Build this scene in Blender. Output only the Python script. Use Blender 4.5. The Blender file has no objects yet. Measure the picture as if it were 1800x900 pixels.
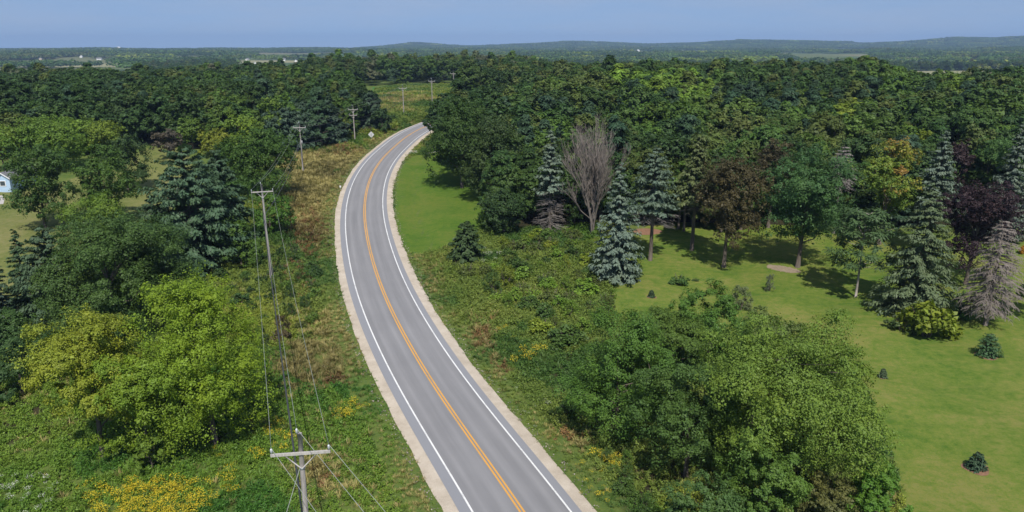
import bpy, math
import numpy as np
R = math.radians
sc = bpy.context.scene

# ------------------------------------------------------------------ camera, sky, sun, exposure
CAM_H, PITCH, FOC = 35.0, R(16.1), 1285.0
CX, CY = 900.0, 450.0
cam_d = bpy.data.cameras.new('camera'); cam = bpy.data.objects.new('camera', cam_d)
sc.collection.objects.link(cam)
cam.location = (0, 0, CAM_H); cam.rotation_euler = (math.pi/2 - PITCH, 0, 0)
cam_d.sensor_width = 36; cam_d.lens = 36*FOC/1800
cam_d.clip_start = 0.5; cam_d.clip_end = 40000
sc.camera = cam

SUN_EL = R(53); SUN_AZ = R(174)          # azimuth clockwise from +Y: the sun stands behind the camera
world = bpy.data.worlds.new('World'); sc.world = world; world.use_nodes = True
nt = world.node_tree; nt.nodes.clear()
sky = nt.nodes.new('ShaderNodeTexSky'); sky.sky_type = 'NISHITA'; sky.sun_disc = False
sky.sun_elevation = SUN_EL; sky.sun_rotation = SUN_AZ
sky.altitude = 300; sky.air_density = 1.0; sky.dust_density = 0.3; sky.ozone_density = 3.0
bg = nt.nodes.new('ShaderNodeBackground'); bg.inputs['Strength'].default_value = 0.1
out = nt.nodes.new('ShaderNodeOutputWorld')
# the view only meets the lowest degrees of the sky: lift the lookup a little so that it is clear blue down to the horizon
tc = nt.nodes.new('ShaderNodeTexCoord'); mpn = nt.nodes.new('ShaderNodeMapping'); mpn.inputs['Scale'].default_value = (1,1,.86); mpn.inputs['Location'].default_value = (0,0,.2)
nt.links.new(tc.outputs['Generated'], mpn.inputs[0]); nt.links.new(mpn.outputs[0], sky.inputs[0])
mp2 = nt.nodes.new('ShaderNodeMapping'); mp2.inputs['Scale'].default_value = (2.2,2.2,16); nt.links.new(tc.outputs['Generated'], mp2.inputs[0])
cn = nt.nodes.new('ShaderNodeTexNoise'); cn.inputs['Scale'].default_value = 2.4; cn.inputs['Detail'].default_value = 5; cn.inputs['Roughness'].default_value = .55; nt.links.new(mp2.outputs[0], cn.inputs['Vector'])
mr = nt.nodes.new('ShaderNodeMapRange'); nt.links.new(cn.outputs[0], mr.inputs[0])
for k_, v_ in enumerate((.38,.72,.2,.52)): mr.inputs[k_+1].default_value = v_
veil = nt.nodes.new('ShaderNodeMix'); veil.data_type = 'RGBA'; nt.links.new(mr.outputs[0], veil.inputs[0]); nt.links.new(sky.outputs[0], veil.inputs[6]); veil.inputs[7].default_value = (3.45,3.85,4.75,1)
nt.links.new(veil.outputs[2], bg.inputs[0]); nt.links.new(bg.outputs[0], out.inputs[0])

sun_d = bpy.data.lights.new('sun', 'SUN'); sun = bpy.data.objects.new('sun', sun_d)
sc.collection.objects.link(sun)
sun_d.energy = 3.8; sun_d.angle = R(0.53); sun_d.color = (1, .95, .87)
sx, sy, sz = math.sin(SUN_AZ)*math.cos(SUN_EL), math.cos(SUN_AZ)*math.cos(SUN_EL), math.sin(SUN_EL)
from mathutils import Vector
sun.rotation_euler = Vector((sx, sy, sz)).to_track_quat('Z', 'Y').to_euler()
sc.view_settings.view_transform = 'Standard'; sc.view_settings.look = 'None'
sc.view_settings.exposure = 0.38; sc.view_settings.gamma = 1.0; sc.view_settings.use_curve_mapping = False
HAZE = 1.0e-4
sc.cycles.use_denoising = True
sc.cycles.max_bounces = 6; sc.cycles.diffuse_bounces = 3; sc.cycles.glossy_bounces = 2
sc.cycles.transmission_bounces = 4; sc.cycles.volume_bounces = 0; sc.cycles.transparent_max_bounces = 4
sc.cycles.caustics_reflective = False; sc.cycles.caustics_refractive = False

# ------------------------------------------------------------------ terrain height and pixel <-> world helpers
cp, sp = math.cos(PITCH), math.sin(PITCH)
def S(t):
    t = np.clip(t, 0, 1); return t*t*(3-2*t)

RIDGE = np.array([(-900,86),(-200,87),(0,89),(60,87),(120,85.5),(180,88),(280,89),(400,90.5),(560,88),(640,86),(690,81),(745,75),(780,78),(830,81.5),
 (900,78),(990,73),(1060,75),(1120,78),(1200,75),(1270,70.5),(1360,72.5),(1440,74),(1480,76.5),(1540,73.5),(1620,68),(1680,70),(1740,67),(1800,64),(2000,62),(2900,64)], float)
RIDGE2 = np.array([(-900,99),(0,98),(150,97),(300,95),(450,95),(560,89),(640,87),(760,86),(860,86),(930,90),(1000,90),(1100,84),(1200,88),(1300,86),(1420,89),(1500,84),(1600,88),(1700,83),(1800,80),(2900,80)], float)
def h_base(x, y):
    x = np.asarray(x, float); y = np.asarray(y, float)
    d = np.hypot(x, y)
    h = 11*S((d-40)/270) - 22*S((d-330)/560) + 15*S((d-1700)/2200)
    front = y > 50
    px = CX + np.where(front, x/np.maximum(y, 1)*cp, 0)*FOC/1.0
    px = np.clip(px, -900, 2900)
    y1 = np.interp(px, RIDGE[:,0], RIDGE[:,1]); y2 = np.interp(px, RIDGE2[:,0], RIDGE2[:,1])
    D1, D2 = 7000., 3900.
    t1 = CAM_H - (y1-80)/1337*D1 - 15; t2 = CAM_H - (y2-80)/1337*D2 - 15
    w1 = np.exp(-((d-D1)/1100)**2); w2 = np.exp(-((d-D2)/600)**2)
    w1 = np.where(d > D1, np.maximum(w1, .9), w1)
    h = h + np.where(front, w2*np.maximum(t2-h, -6), 0)
    h = h + np.where(front, w1*(t1-h), 0)
    h = h + np.where(front, 9*np.exp(-((d-640)/170)**2)*np.exp(-((px-740)/230)**4), 0)      # wooded rise beyond the bend
    # small undulations
    a = np.exp(-(d/500)**2)
    h = h + .22*a*(np.sin(x*.31+.7*np.sin(y*.17))*np.sin(y*.23+1.3)) + .35*a*np.sin(x*.081+2)*np.sin(y*.067+.5)
    b = S((d-900)/800)
    h = h + b*(3*np.sin(x*.0041+1)*np.sin(y*.0033+x*.001) + 2*np.sin(x*.0093+y*.004))
    return h

def ray(px, py):
    a, b = (px-CX)/FOC, (py-CY)/FOC
    return np.array([a, cp - b*sp, -sp - b*cp])
def ground(px, py, hf=h_base):
    d = ray(px, py); t = CAM_H/max(-d[2], 1e-4)*.3; step = t*.01
    for _ in range(4000):
        p = d*t
        if CAM_H + p[2] <= hf(p[0], p[1]): break
        t += step
    lo, hi = t-step, t
    for _ in range(24):
        m = (lo+hi)/2; p = d*m
        if CAM_H + p[2] <= hf(p[0], p[1]): hi = m
        else: lo = m
    p = d*hi
    return np.array([p[0], p[1]])
def project(x, y, z):
    dz = np.asarray(z) - CAM_H
    depth = np.asarray(y)*cp - dz*sp
    v = -(np.asarray(y)*sp + dz*cp)
    return CX + FOC*np.asarray(x)/depth, CY + FOC*v/depth, depth
def height_for(x, y, z0, py):
    b = (py-CY)/FOC            # solve -(y sp + dz cp) = b (y cp - dz sp)
    dz = -(y*sp + b*y*cp)/(cp - b*sp)
    return dz + CAM_H - z0

# ------------------------------------------------------------------ road centreline
CL_PX = [(1080,1150),(997,1010),(922,900),(851,802),(817,760),(774,700),(753,667),(722,615.6),(693,560),(679,533),(663,491),(647,431),(639.5,390),(639.5,351),(648,318),(660,293),(678,271),(702,249),(724,233),(740,225.5)]
cl = [ground(*p) for p in CL_PX]
d0 = cl[0]-cl[1]; cl = [cl[0]+d0/np.linalg.norm(d0)*60] + cl
d1 = cl[-1]-cl[-3]; ang = math.atan2(d1[1], d1[0]); p = cl[-1].copy()
for k in range(18):
    ang -= R(3.2); p = p + 11*np.array([math.cos(ang), math.sin(ang)]); cl.append(p.copy())
cl = np.array(cl)
def smooth_line(P, step, it=1):
    s = np.r_[0, np.cumsum(np.linalg.norm(np.diff(P, axis=0), axis=1))]
    n = int(s[-1]/step); u = np.linspace(0, s[-1], n)
    Q = np.c_[np.interp(u, s, P[:,0]), np.interp(u, s, P[:,1])]
    for _ in range(it):
        Q[1:-1] = .25*Q[:-2] + .5*Q[1:-1] + .25*Q[2:]
    return Q
cl = smooth_line(cl, 1.5, 90)
cl_z = h_base(cl[:,0], cl[:,1])
for _ in range(60): cl_z[1:-1] = .25*cl_z[:-2]+.5*cl_z[1:-1]+.25*cl_z[2:]
tan = np.gradient(cl, axis=0); tan /= np.linalg.norm(tan, axis=1)[:,None]
nor = np.c_[tan[:,1], -tan[:,0]]            # to the right of travel (away from the camera)

def road_dist(x, y):
    """signed offset from the centreline (right positive), road height"""
    x = np.atleast_1d(np.asarray(x, float)); y = np.atleast_1d(np.asarray(y, float))
    D = np.full(x.shape, 1e3); Z = np.zeros(x.shape)
    near = (np.abs(x) < 200) & (y > -80) & (y < 600)
    idx = np.nonzero(near)[0]
    for c in range(0, len(idx), 4000):
        i = idx[c:c+4000]
        dx = x[i,None]-cl[None,:,0]; dy = y[i,None]-cl[None,:,1]
        k = np.argmin(dx*dx+dy*dy, axis=1); r = np.arange(len(i))
        along = dx[r,k]*tan[k,0]+dy[r,k]*tan[k,1]
        off = dx[r,k]*nor[k,0]+dy[r,k]*nor[k,1]
        D[i] = np.sign(off)*np.hypot(off, np.where((k==0)|(k==len(cl)-1), along, 0)); Z[i] = cl_z[k]
    return D, Z
def h_at(x, y):
    shp = np.shape(x)
    xx = np.atleast_1d(np.asarray(x, float)).ravel(); yy = np.atleast_1d(np.asarray(y, float)).ravel()
    h = h_base(xx, yy); D, Z = road_dist(xx, yy)
    a = np.abs(D); w = 1-S((a-5.5)/8)
    h = h*(1-w) + (Z-.2)*w
    h = h - .4*np.exp(-((a-10.4)/2.0)**2)*(a < 20)      # ditches
    return h.reshape(shp) if shp else float(h[0])
def gp(px, py):
    x, y = ground(px, py); return x, y, h_at(x, y)

# ------------------------------------------------------------------ mesh helpers
class MB:
    def __init__(s): s.v=[]; s.f=[]; s.m=[]; s.n=0
    def add(s, v, f, m=0):
        v = np.asarray(v, float).reshape(-1,3)
        s.v.append(v)
        for q in f: s.f.append(tuple(int(i)+s.n for i in q)); s.m.append(m)
        s.n += len(v)
    def tube(s, pts, rad, n=6, cap=True, m=0):
        pts = np.asarray(pts, float); k = len(pts); rad = np.broadcast_to(rad, (k,))
        t = np.gradient(pts, axis=0); t /= np.linalg.norm(t, axis=1)[:,None]+1e-9
        ref = np.array([0,0,1.]) if abs(t[0,2]) < .9 else np.array([1.,0,0])
        u = np.cross(t, ref); u /= np.linalg.norm(u, axis=1)[:,None]+1e-9; w = np.cross(t, u)
        a = np.arange(n)/n*2*math.pi
        V = pts[:,None]+rad[:,None,None]*(np.cos(a)[None,:,None]*u[:,None]+np.sin(a)[None,:,None]*w[:,None])
        F = [(i*n+j, i*n+(j+1)%n, (i+1)*n+(j+1)%n, (i+1)*n+j) for i in range(k-1) for j in range(n)]
        if cap: F += [tuple(range(n)), tuple(range((k-1)*n, k*n))[::-1]]
        s.add(V.reshape(-1,3), F, m)
    def box(s, c, size, rz=0, m=0):
        x,y,z = np.array(size)/2; V = np.array([(a*x,b*y,d*z) for d in (-1,1) for b in (-1,1) for a in (-1,1)])
        co, si = math.cos(rz), math.sin(rz)
        V = np.c_[V[:,0]*co-V[:,1]*si, V[:,0]*si+V[:,1]*co, V[:,2]]+np.array(c)
        s.add(V, [(0,2,3,1),(4,5,7,6),(0,1,5,4),(2,6,7,3),(0,4,6,2),(1,3,7,5)], m)
    def lathe(s, prof, n=12, c=(0,0,0), m=0):
        a = np.arange(n)/n*2*math.pi; P = np.array(prof, float)
        V = np.stack([P[:,0,None]*np.cos(a), P[:,0,None]*np.sin(a), np.repeat(P[:,1,None], n, 1)], -1)+np.array(c)
        k = len(P)
        F = [(i*n+j, i*n+(j+1)%n, (i+1)*n+(j+1)%n, (i+1)*n+j) for i in range(k-1) for j in range(n)]
        F += [tuple(range(n))[::-1], tuple(range((k-1)*n, k*n))]
        s.add(V.reshape(-1,3), F, m)
    def mesh(s, name, mats, smooth=False):
        me = bpy.data.meshes.new(name)
        me.from_pydata(np.concatenate(s.v).tolist(), [], s.f)
        for mt in (mats if isinstance(mats, (list, tuple)) else [mats]): me.materials.append(mt)
        me.polygons.foreach_set('material_index', s.m)
        if smooth: me.polygons.foreach_set('use_smooth', [True]*len(me.polygons))
        me.update(); return me

def quad_mesh(name, V, mat, attrs=None):
    """V: (n,4,3) separate quads; attrs: name -> (n,) face floats"""
    n = len(V); me = bpy.data.meshes.new(name)
    me.vertices.add(n*4); me.vertices.foreach_set('co', V.reshape(-1).astype(np.float32))
    me.loops.add(n*4); me.loops.foreach_set('vertex_index', np.arange(n*4, dtype=np.int32))
    me.polygons.add(n); me.polygons.foreach_set('loop_start', np.arange(0, n*4, 4, dtype=np.int32))
    for k, a in (attrs or {}).items():
        at = me.attributes.new(k, 'FLOAT', 'FACE'); at.data.foreach_set('value', np.asarray(a, np.float32))
    me.materials.append(mat); me.update(calc_edges=True); return me
def grid_mesh(name, X, Y, Z, mat, keep=None, smooth=True):
    ny, nx = X.shape; me = bpy.data.meshes.new(name)
    i = np.arange(ny*nx).reshape(ny, nx)
    F = np.stack([i[:-1,:-1], i[:-1,1:], i[1:,1:], i[1:,:-1]], -1).reshape(-1,4)
    V = np.stack([X,Y,Z], -1).reshape(-1,3)
    if keep is not None:
        F = F[keep.reshape(-1)]; used = np.unique(F); mp = np.full(len(V), -1); mp[used] = np.arange(len(used))
        V = V[used]; F = mp[F]
    me.vertices.add(len(V)); me.vertices.foreach_set('co', V.reshape(-1).astype(np.float32))
    me.loops.add(len(F)*4); me.loops.foreach_set('vertex_index', F.reshape(-1).astype(np.int32))
    me.polygons.add(len(F)); me.polygons.foreach_set('loop_start', np.arange(0, len(F)*4, 4, dtype=np.int32))
    if smooth: me.polygons.foreach_set('use_smooth', np.ones(len(F), bool))
    me.materials.append(mat); me.update(calc_edges=True); return me
def link(name, me, parent=None):
    o = bpy.data.objects.new(name, me); sc.collection.objects.link(o)
    if parent: o.parent = parent
    return o
def tag(o, label=None, cat=None, group=None, kind=None):
    if label: o['label'] = label
    if cat: o['category'] = cat
    if group: o['group'] = group
    if kind: o['kind'] = kind
    return o
def empty(name, loc=(0,0,0), rz=0):
    o = link(name, None); o.location = loc; o.rotation_euler = (0,0,rz); o.empty_display_size = .3; return o
def copy_thing(src, loc, rz, scale, color=None):
    r = src.copy(); sc.collection.objects.link(r)
    r.location = loc; r.rotation_euler = (0,0,rz); r.scale = scale
    for ch in src.children:
        c = ch.copy(); sc.collection.objects.link(c); c.parent = r
        if color is not None and c.name.split('.')[0] == 'crown': c.color = (*color, 1)
        for g in ch.children:
            d = g.copy(); sc.collection.objects.link(d); d.parent = c
    return r

# ------------------------------------------------------------------ materials
def new_mat(name):
    m = bpy.data.materials.new(name); m.use_nodes = True; t = m.node_tree; t.nodes.clear()
    o = t.nodes.new('ShaderNodeOutputMaterial'); return m, t, o
def N(t, kind, **kw):
    n = t.nodes.new(kind)
    for k, v in kw.items():
        if k in n.inputs: n.inputs[k].default_value = v
        else: setattr(n, k, v)
    return n
def noise(t, scale, detail=4, rough=.6, vec=None, dist=0):
    n = N(t, 'ShaderNodeTexNoise'); n.inputs['Scale'].default_value = scale; n.inputs['Detail'].default_value = detail
    n.inputs['Roughness'].default_value = rough; n.inputs['Distortion'].default_value = dist
    if vec: t.links.new(vec, n.inputs['Vector'])
    return n
def ramp(t, fac, stops):
    r = N(t, 'ShaderNodeValToRGB'); e = r.color_ramp.elements
    while len(e) < len(stops): e.new(.5)
    for k, (p, c) in enumerate(stops):
        e[k].position = p; e[k].color = (*c, 1) if len(c) == 3 else c
    t.links.new(fac, r.inputs[0]); return r
def mixc(t, fac, a, b, mode='MIX'):
    m = N(t, 'ShaderNodeMix', data_type='RGBA', blend_type=mode)
    for s_, v in ((m.inputs[0], fac), (m.inputs[6], a), (m.inputs[7], b)):
        if hasattr(v, 'is_output'): t.links.new(v, s_)
        elif isinstance(v, tuple): s_.default_value = (*v, 1)
        else: s_.default_value = v
    return m.outputs[2]
def math_(t, op, a, b=None):
    m = N(t, 'ShaderNodeMath', operation=op)
    for s_, v in ((m.inputs[0], a), (m.inputs[1], b)):
        if v is None: continue
        if hasattr(v, 'is_output'): t.links.new(v, s_)
        else: s_.default_value = v
    return m.outputs[0]
def mrange(t, v, a, b, c, d):
    m = N(t, 'ShaderNodeMapRange'); t.links.new(v, m.inputs[0])
    for k, q in enumerate((a,b,c,d)): m.inputs[k+1].default_value = q
    return m.outputs[0]
def principled(t, o, col, rough=.9, spec=.2, bump=None, bstr=.3, bdist=.05):
    p = N(t, 'ShaderNodeBsdfPrincipled'); p.inputs['Roughness'].default_value = rough
    p.inputs['Specular IOR Level'].default_value = spec
    if hasattr(col, 'is_output'): t.links.new(col, p.inputs['Base Color'])
    else: p.inputs['Base Color'].default_value = (*col, 1)
    if bump is not None:
        b = N(t, 'ShaderNodeBump'); b.inputs['Strength'].default_value = bstr; b.inputs['Distance'].default_value = bdist
        t.links.new(bump, b.inputs['Height']); t.links.new(b.outputs[0], p.inputs['Normal'])
    t.links.new(p.outputs[0], o.inputs[0]); return p
def coords(t, which='Object'):
    return N(t, 'ShaderNodeTexCoord').outputs[which]

def leaf_mat(name, source, transl=.2, rough=.55, autumn=None):
    m, t, o = new_mat(name)
    if source == 'object': col = N(t, 'ShaderNodeObjectInfo').outputs['Color']
    elif source == 'instance':
        a = N(t, 'ShaderNodeAttribute', attribute_type='INSTANCER', attribute_name='tint'); col = a.outputs['Color']
    else: col = N(t, 'ShaderNodeRGB').outputs[0]
    lv = N(t, 'ShaderNodeAttribute', attribute_name='lv').outputs['Fac']
    clp = N(t, 'ShaderNodeAttribute', attribute_name='cl').outputs['Fac']
    if autumn: col = ramp(t, clp, autumn).outputs[0]
    f = mrange(t, lv, 0, 1, .76, 1.24)
    col = mixc(t, 1.0, col, f, 'MULTIPLY')
    if not autumn:
        warm = mixc(t, 1.0, col, (1.22, 1.08, .8), 'MULTIPLY')
        col = mixc(t, mrange(t, clp, 0, 1, 0, .9), col, warm)
    p = N(t, 'ShaderNodeBsdfPrincipled'); p.inputs['Roughness'].default_value = rough; p.inputs['Specular IOR Level'].default_value = .25
    t.links.new(col, p.inputs['Base Color'])
    tr = N(t, 'ShaderNodeBsdfTranslucent'); t.links.new(mixc(t, 1.0, col, (1.3, 1.45, .7), 'MULTIPLY'), tr.inputs[0])
    mx = N(t, 'ShaderNodeMixShader'); mx.inputs[0].default_value = transl
    t.links.new(p.outputs[0], mx.inputs[1]); t.links.new(tr.outputs[0], mx.inputs[2]); t.links.new(mx.outputs[0], o.inputs[0])
    return m
LEAF = leaf_mat('foliage', 'object')
LEAF_I = leaf_mat('scattered_foliage', 'instance')
LEAF_MAPLE = leaf_mat('turning_maple_leaves', 'none', autumn=[(0,(.06,.13,.024)),(.5,(.16,.225,.028)),(.86,(.25,.235,.035)),(1,(.32,.19,.045))])

def wood_mat(name, c1, c2, scale=6):
    m, t, o = new_mat(name); co = coords(t)
    mp = N(t, 'ShaderNodeMapping'); mp.inputs['Scale'].default_value = (1,1,.15); t.links.new(co, mp.inputs[0])
    n = noise(t, scale, 5, .7, mp.outputs[0])
    c = ramp(t, n.outputs[0], [(.3, c1), (.7, c2)]).outputs[0]
    principled(t, o, c, .9, .15, n.outputs[0], .5, .02); return m
BARK = wood_mat('bark', (.07,.055,.045), (.16,.135,.11))
BARK_PALE = wood_mat('pale_bark', (.22,.19,.16), (.42,.38,.34))
DEAD_GREY = wood_mat('dead_grey_wood', (.15,.13,.12), (.29,.265,.245))
DEAD_BROWN = wood_mat('dead_brown_wood', (.14,.115,.10), (.255,.225,.20))
POLE_WOOD = wood_mat('weathered_pole_wood', (.24,.215,.20), (.42,.39,.37), 9)
ARM_WOOD = wood_mat('crossarm_wood', (.32,.30,.28), (.52,.49,.46), 12)

def plain(name, col, rough=.6, spec=.3, var=.15, scale=8):
    m, t, o = new_mat(name); n = noise(t, scale, 4, .6, coords(t))
    a = tuple(c*(1-var) for c in col); b = tuple(min(c*(1+var), 1) for c in col)
    principled(t, o, ramp(t, n.outputs[0], [(.3,a),(.7,b)]).outputs[0], rough, spec); return m
PORCELAIN = plain('glazed_insulator', (.62,.64,.68), .2, .5, .05)
METAL = plain('galvanised_metal', (.35,.36,.37), .45, .5)
WIRE = plain('aluminium_wire', (.33,.35,.32), .5, .4, .05)
CABLE = plain('black_cable', (.05,.055,.055), .6, .3, .1)

# ground: rough meadow, forest floor, far farmland
def ground_mat():
    m, t, o = new_mat('meadow_ground'); co = coords(t)
    big = noise(t, .035, 5, .6, co); mid = noise(t, .35, 6, .7, co); fine = noise(t, 3.5, 5, .75, co)
    f = math_(t, 'ADD', math_(t, 'MULTIPLY', mid.outputs[0], .6), math_(t, 'MULTIPLY', fine.outputs[0], .4))
    c = ramp(t, f, [(.3,(.05,.085,.02)),(.45,(.08,.125,.028)),(.56,(.115,.15,.036)),(.68,(.165,.16,.06))]).outputs[0]
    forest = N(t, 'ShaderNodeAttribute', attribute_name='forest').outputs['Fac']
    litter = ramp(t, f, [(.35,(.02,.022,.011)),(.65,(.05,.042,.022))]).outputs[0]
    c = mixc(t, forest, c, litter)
    far = N(t, 'ShaderNodeAttribute', attribute_name='far').outputs['Fac']
    v = N(t, 'ShaderNodeTexVoronoi'); v.inputs['Scale'].default_value = .0028
    mp = N(t, 'ShaderNodeMapping'); mp.inputs['Scale'].default_value = (1,.6,1); t.links.new(co, mp.inputs[0]); t.links.new(mp.outputs[0], v.inputs['Vector'])
    sep = N(t, 'ShaderNodeSeparateColor'); t.links.new(v.outputs['Color'], sep.inputs[0])
    fields = ramp(t, sep.outputs[0], [(0,(.05,.085,.03)),(.3,(.07,.12,.035)),(.55,(.16,.16,.075)),(.75,(.10,.13,.045)),(1,(.21,.19,.10))]).outputs[0]
    fields = mixc(t, .25, fields, ramp(t, big.outputs[0], [(.3,(.04,.07,.02)),(.7,(.15,.15,.07))]).outputs[0])
    c = mixc(t, far, c, fields)
    principled(t, o, c, .95, .1, fine.outputs[0], .6, .12); return m
def lawn_mat(name, c1, c2, c3, stripe=0.):
    m, t, o = new_mat(name); co = coords(t)
    a = noise(t, .09, 4, .6, co, .4); b = noise(t, 1.1, 6, .78, co); f = noise(t, 7, 4, .85, co)
    k = math_(t, 'ADD', math_(t, 'ADD', math_(t, 'MULTIPLY', a.outputs[0], .36), math_(t, 'MULTIPLY', b.outputs[0], .40)), math_(t, 'MULTIPLY', f.outputs[0], .24))
    c = ramp(t, k, [(.41,c1),(.5,c2),(.585,c3)]).outputs[0]
    if stripe:                      # faint, broken mower tracks
        mp = N(t, 'ShaderNodeMapping'); mp.inputs['Rotation'].default_value = (0,0,R(52)); mp.inputs['Scale'].default_value = (.10,.42,1); t.links.new(co, mp.inputs[0])
        w = noise(t, 1.0, 6, .72, mp.outputs[0], .8)
        c = mixc(t, mrange(t, w.outputs['Fac'], .5, .72, 0, stripe), c, (c3[0]*1.1, c3[1]*1.05, c3[2]*1.1))
        c = mixc(t, mrange(t, w.outputs['Fac'], .46, .3, 0, stripe), c, c1)
    principled(t, o, c, .95, .1, f.outputs[0], .5, .06); return m
GROUND = ground_mat()
LAWN_R = lawn_mat('mown_lawn_grass', (.062,.122,.016), (.118,.164,.027), (.185,.185,.05), .45)
LAWN_G = lawn_mat('lush_lawn_grass', (.05,.11,.012), (.082,.142,.018), (.125,.152,.028), .3)
LAWN_L = lawn_mat('dry_lawn_grass', (.095,.125,.03), (.15,.165,.05), (.20,.19,.075))

def asphalt_mat():
    m, t, o = new_mat('grey_asphalt')
    uv = coords(t, 'UV'); co = coords(t)
    sep = N(t, 'ShaderNodeSeparateXYZ'); t.links.new(uv, sep.inputs[0])
    u = sep.outputs[0]                                   # metres from the centreline
    au = math_(t, 'ABSOLUTE', u)
    # worn wheel paths, a little paler
    wp = None
    for c0 in (1.0, 2.65):
        q = math_(t, 'SUBTRACT', au, c0); q = math_(t, 'MULTIPLY', q, q); q = math_(t, 'MULTIPLY', q, -9.0); q = math_(t, 'EXPONENT', q)
        wp = q if wp is None else math_(t, 'ADD', wp, q)
    mp = N(t, 'ShaderNodeMapping'); mp.inputs['Scale'].default_value = (1.2,.05,1); t.links.new(uv, mp.inputs[0])
    st = noise(t, 1.0, 5, .65, mp.outputs[0]); n2 = noise(t, .12, 4, .6, co); fine = noise(t, 30, 3, .8, co)
    k = math_(t, 'ADD', math_(t, 'MULTIPLY', st.outputs[0], .5), math_(t, 'ADD', math_(t, 'MULTIPLY', n2.outputs[0], .25), math_(t, 'MULTIPLY', wp, .13)))
    k = math_(t, 'ADD', k, math_(t, 'MULTIPLY', fine.outputs[0], .12))
    c = ramp(t, k, [(.28,(.175,.174,.180)),(.78,(.29,.285,.29))]).outputs[0]
    sh = mrange(t, au, 3.62, 3.72, 0, .65)
    c = mixc(t, sh, c, (.255,.262,.285))
    principled(t, o, c, .85, .25, fine.outputs[0], .2, .01); return m
ASPHALT = asphalt_mat()
def gravel_mat():
    m, t, o = new_mat('limestone_gravel'); co = coords(t)
    a = noise(t, .5, 5, .7, co); b = noise(t, 14, 4, .85, co); v = N(t, 'ShaderNodeTexVoronoi'); v.inputs['Scale'].default_value = 9; t.links.new(co, v.inputs['Vector'])
    k = math_(t, 'ADD', math_(t, 'MULTIPLY', a.outputs[0], .5), math_(t, 'MULTIPLY', b.outputs[0], .5))
    c = ramp(t, k, [(.3,(.31,.26,.20)),(.5,(.47,.405,.325)),(.66,(.57,.505,.42))]).outputs[0]
    principled(t, o, c, .95, .1, v.outputs[0], .6, .04); return m
GRAVEL = gravel_mat()
def paint_mat(name, col, worn):
    m, t, o = new_mat(name); co = coords(t); a = noise(t, 5, 6, .8, co); b = noise(t, .4, 3, .6, co)
    k = math_(t, 'ADD', math_(t, 'MULTIPLY', a.outputs[0], .6), math_(t, 'MULTIPLY', b.outputs[0], .4))
    principled(t, o, ramp(t, k, [(.36,worn),(.5,col)]).outputs[0], .6, .3); return m
WHITE_PAINT = paint_mat('white_road_paint', (.72,.72,.70), (.42,.42,.42))
YELLOW_PAINT = paint_mat('orange_road_paint', (.62,.32,.07), (.42,.26,.11))
CONCRETE = plain('pale_concrete', (.42,.40,.37), .9, .2, .12, 2)
DIRT = plain('bare_dirt', (.25,.20,.14), .95, .1, .2, 3)
MULCH = plain('red_mulch', (.22,.125,.08), .95, .1, .3, 6)
FIELD_PALE = plain('pale_stubble_field', (.25,.24,.13), .95, .1, .12, .02)
FIELD_GREEN = plain('bright_hay_field', (.05,.15,.03), .95, .1, .12, .05)

# ------------------------------------------------------------------ polygons
def poly_px(pts): return np.array([ground(*p) for p in pts])
def inside(P, x, y):
    x = np.asarray(x, float); y = np.asarray(y, float); r = np.zeros(x.shape, bool); n = len(P)
    for i in range(n):
        x1, y1 = P[i]; x2, y2 = P[(i+1) % n]
        if y1 == y2: continue
        c = ((y1 > y) != (y2 > y)) & (x < (x2-x1)*(y-y1)/(y2-y1)+x1); r ^= c
    return r
def poly_smooth(P, it=2):
    for _ in range(it):
        Q = np.roll(P, -1, 0); P = np.stack([.75*P+.25*Q, .25*P+.75*Q], 1).reshape(-1,2)
    return P
def sheet(name, P, step, off, mat, hf=None, rough=0., seed=0):
    """a sheet on the ground: grid cells inside the outline, rim vertices pulled onto it"""
    hf = hf or h_at
    lo, hi = P.min(0)-step, P.max(0)+step
    xs = np.arange(lo[0], hi[0]+step, step); ys = np.arange(lo[1], hi[1]+step, step)
    X, Y = np.meshgrid(xs, ys); c = inside(P, (X[:-1,:-1]+X[1:,1:])/2, (Y[:-1,:-1]+Y[1:,1:])/2)
    touch = np.zeros(X.shape, int)
    for a in (0,1):
        for b in (0,1): touch[a:a+c.shape[0], b:b+c.shape[1]] += c
    rim = (touch > 0) & (touch < 4); r = np.argwhere(rim)
    A = P; B = np.roll(P, -1, 0); AB = B-A; L = (AB**2).sum(1)+1e-12
    rng = np.random.default_rng(seed)
    for i, j in r:
        p = np.array([X[i,j], Y[i,j]]); t = np.clip(((p-A)*AB).sum(1)/L, 0, 1); q = A+AB*t[:,None]
        k = np.argmin(((q-p)**2).sum(1)); q = q[k] + rng.normal(0, rough, 2) if rough else q[k]
        X[i,j], Y[i,j] = q
    return link(name, grid_mesh(name, X, Y, hf(X, Y)+off, mat, keep=c))

# ------------------------------------------------------------------ ground sheet
def axis(lo, hi, step, far, grow):
    a = list(np.arange(lo, hi+.1, step)); s = step; v = a[-1]
    while v < far: s = min(s*grow, 260); v += s; a.append(v)
    s = step; v = a[0]; pre = []
    while v > -far: s = min(s*grow, 260); v -= s; pre.append(v)
    return np.array(pre[::-1]+a)
gx = axis(-120, 125, 1.2, 12000, 1.09)
gy = axis(18, 330, 1.2, 12000, 1.07); gy = gy[gy > -700]
GX, GY = np.meshgrid(gx, gy); GZ = h_at(GX, GY)
go = link('ground', grid_mesh('ground', GX, GY, GZ, GROUND)); tag(go, kind='structure')

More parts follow.
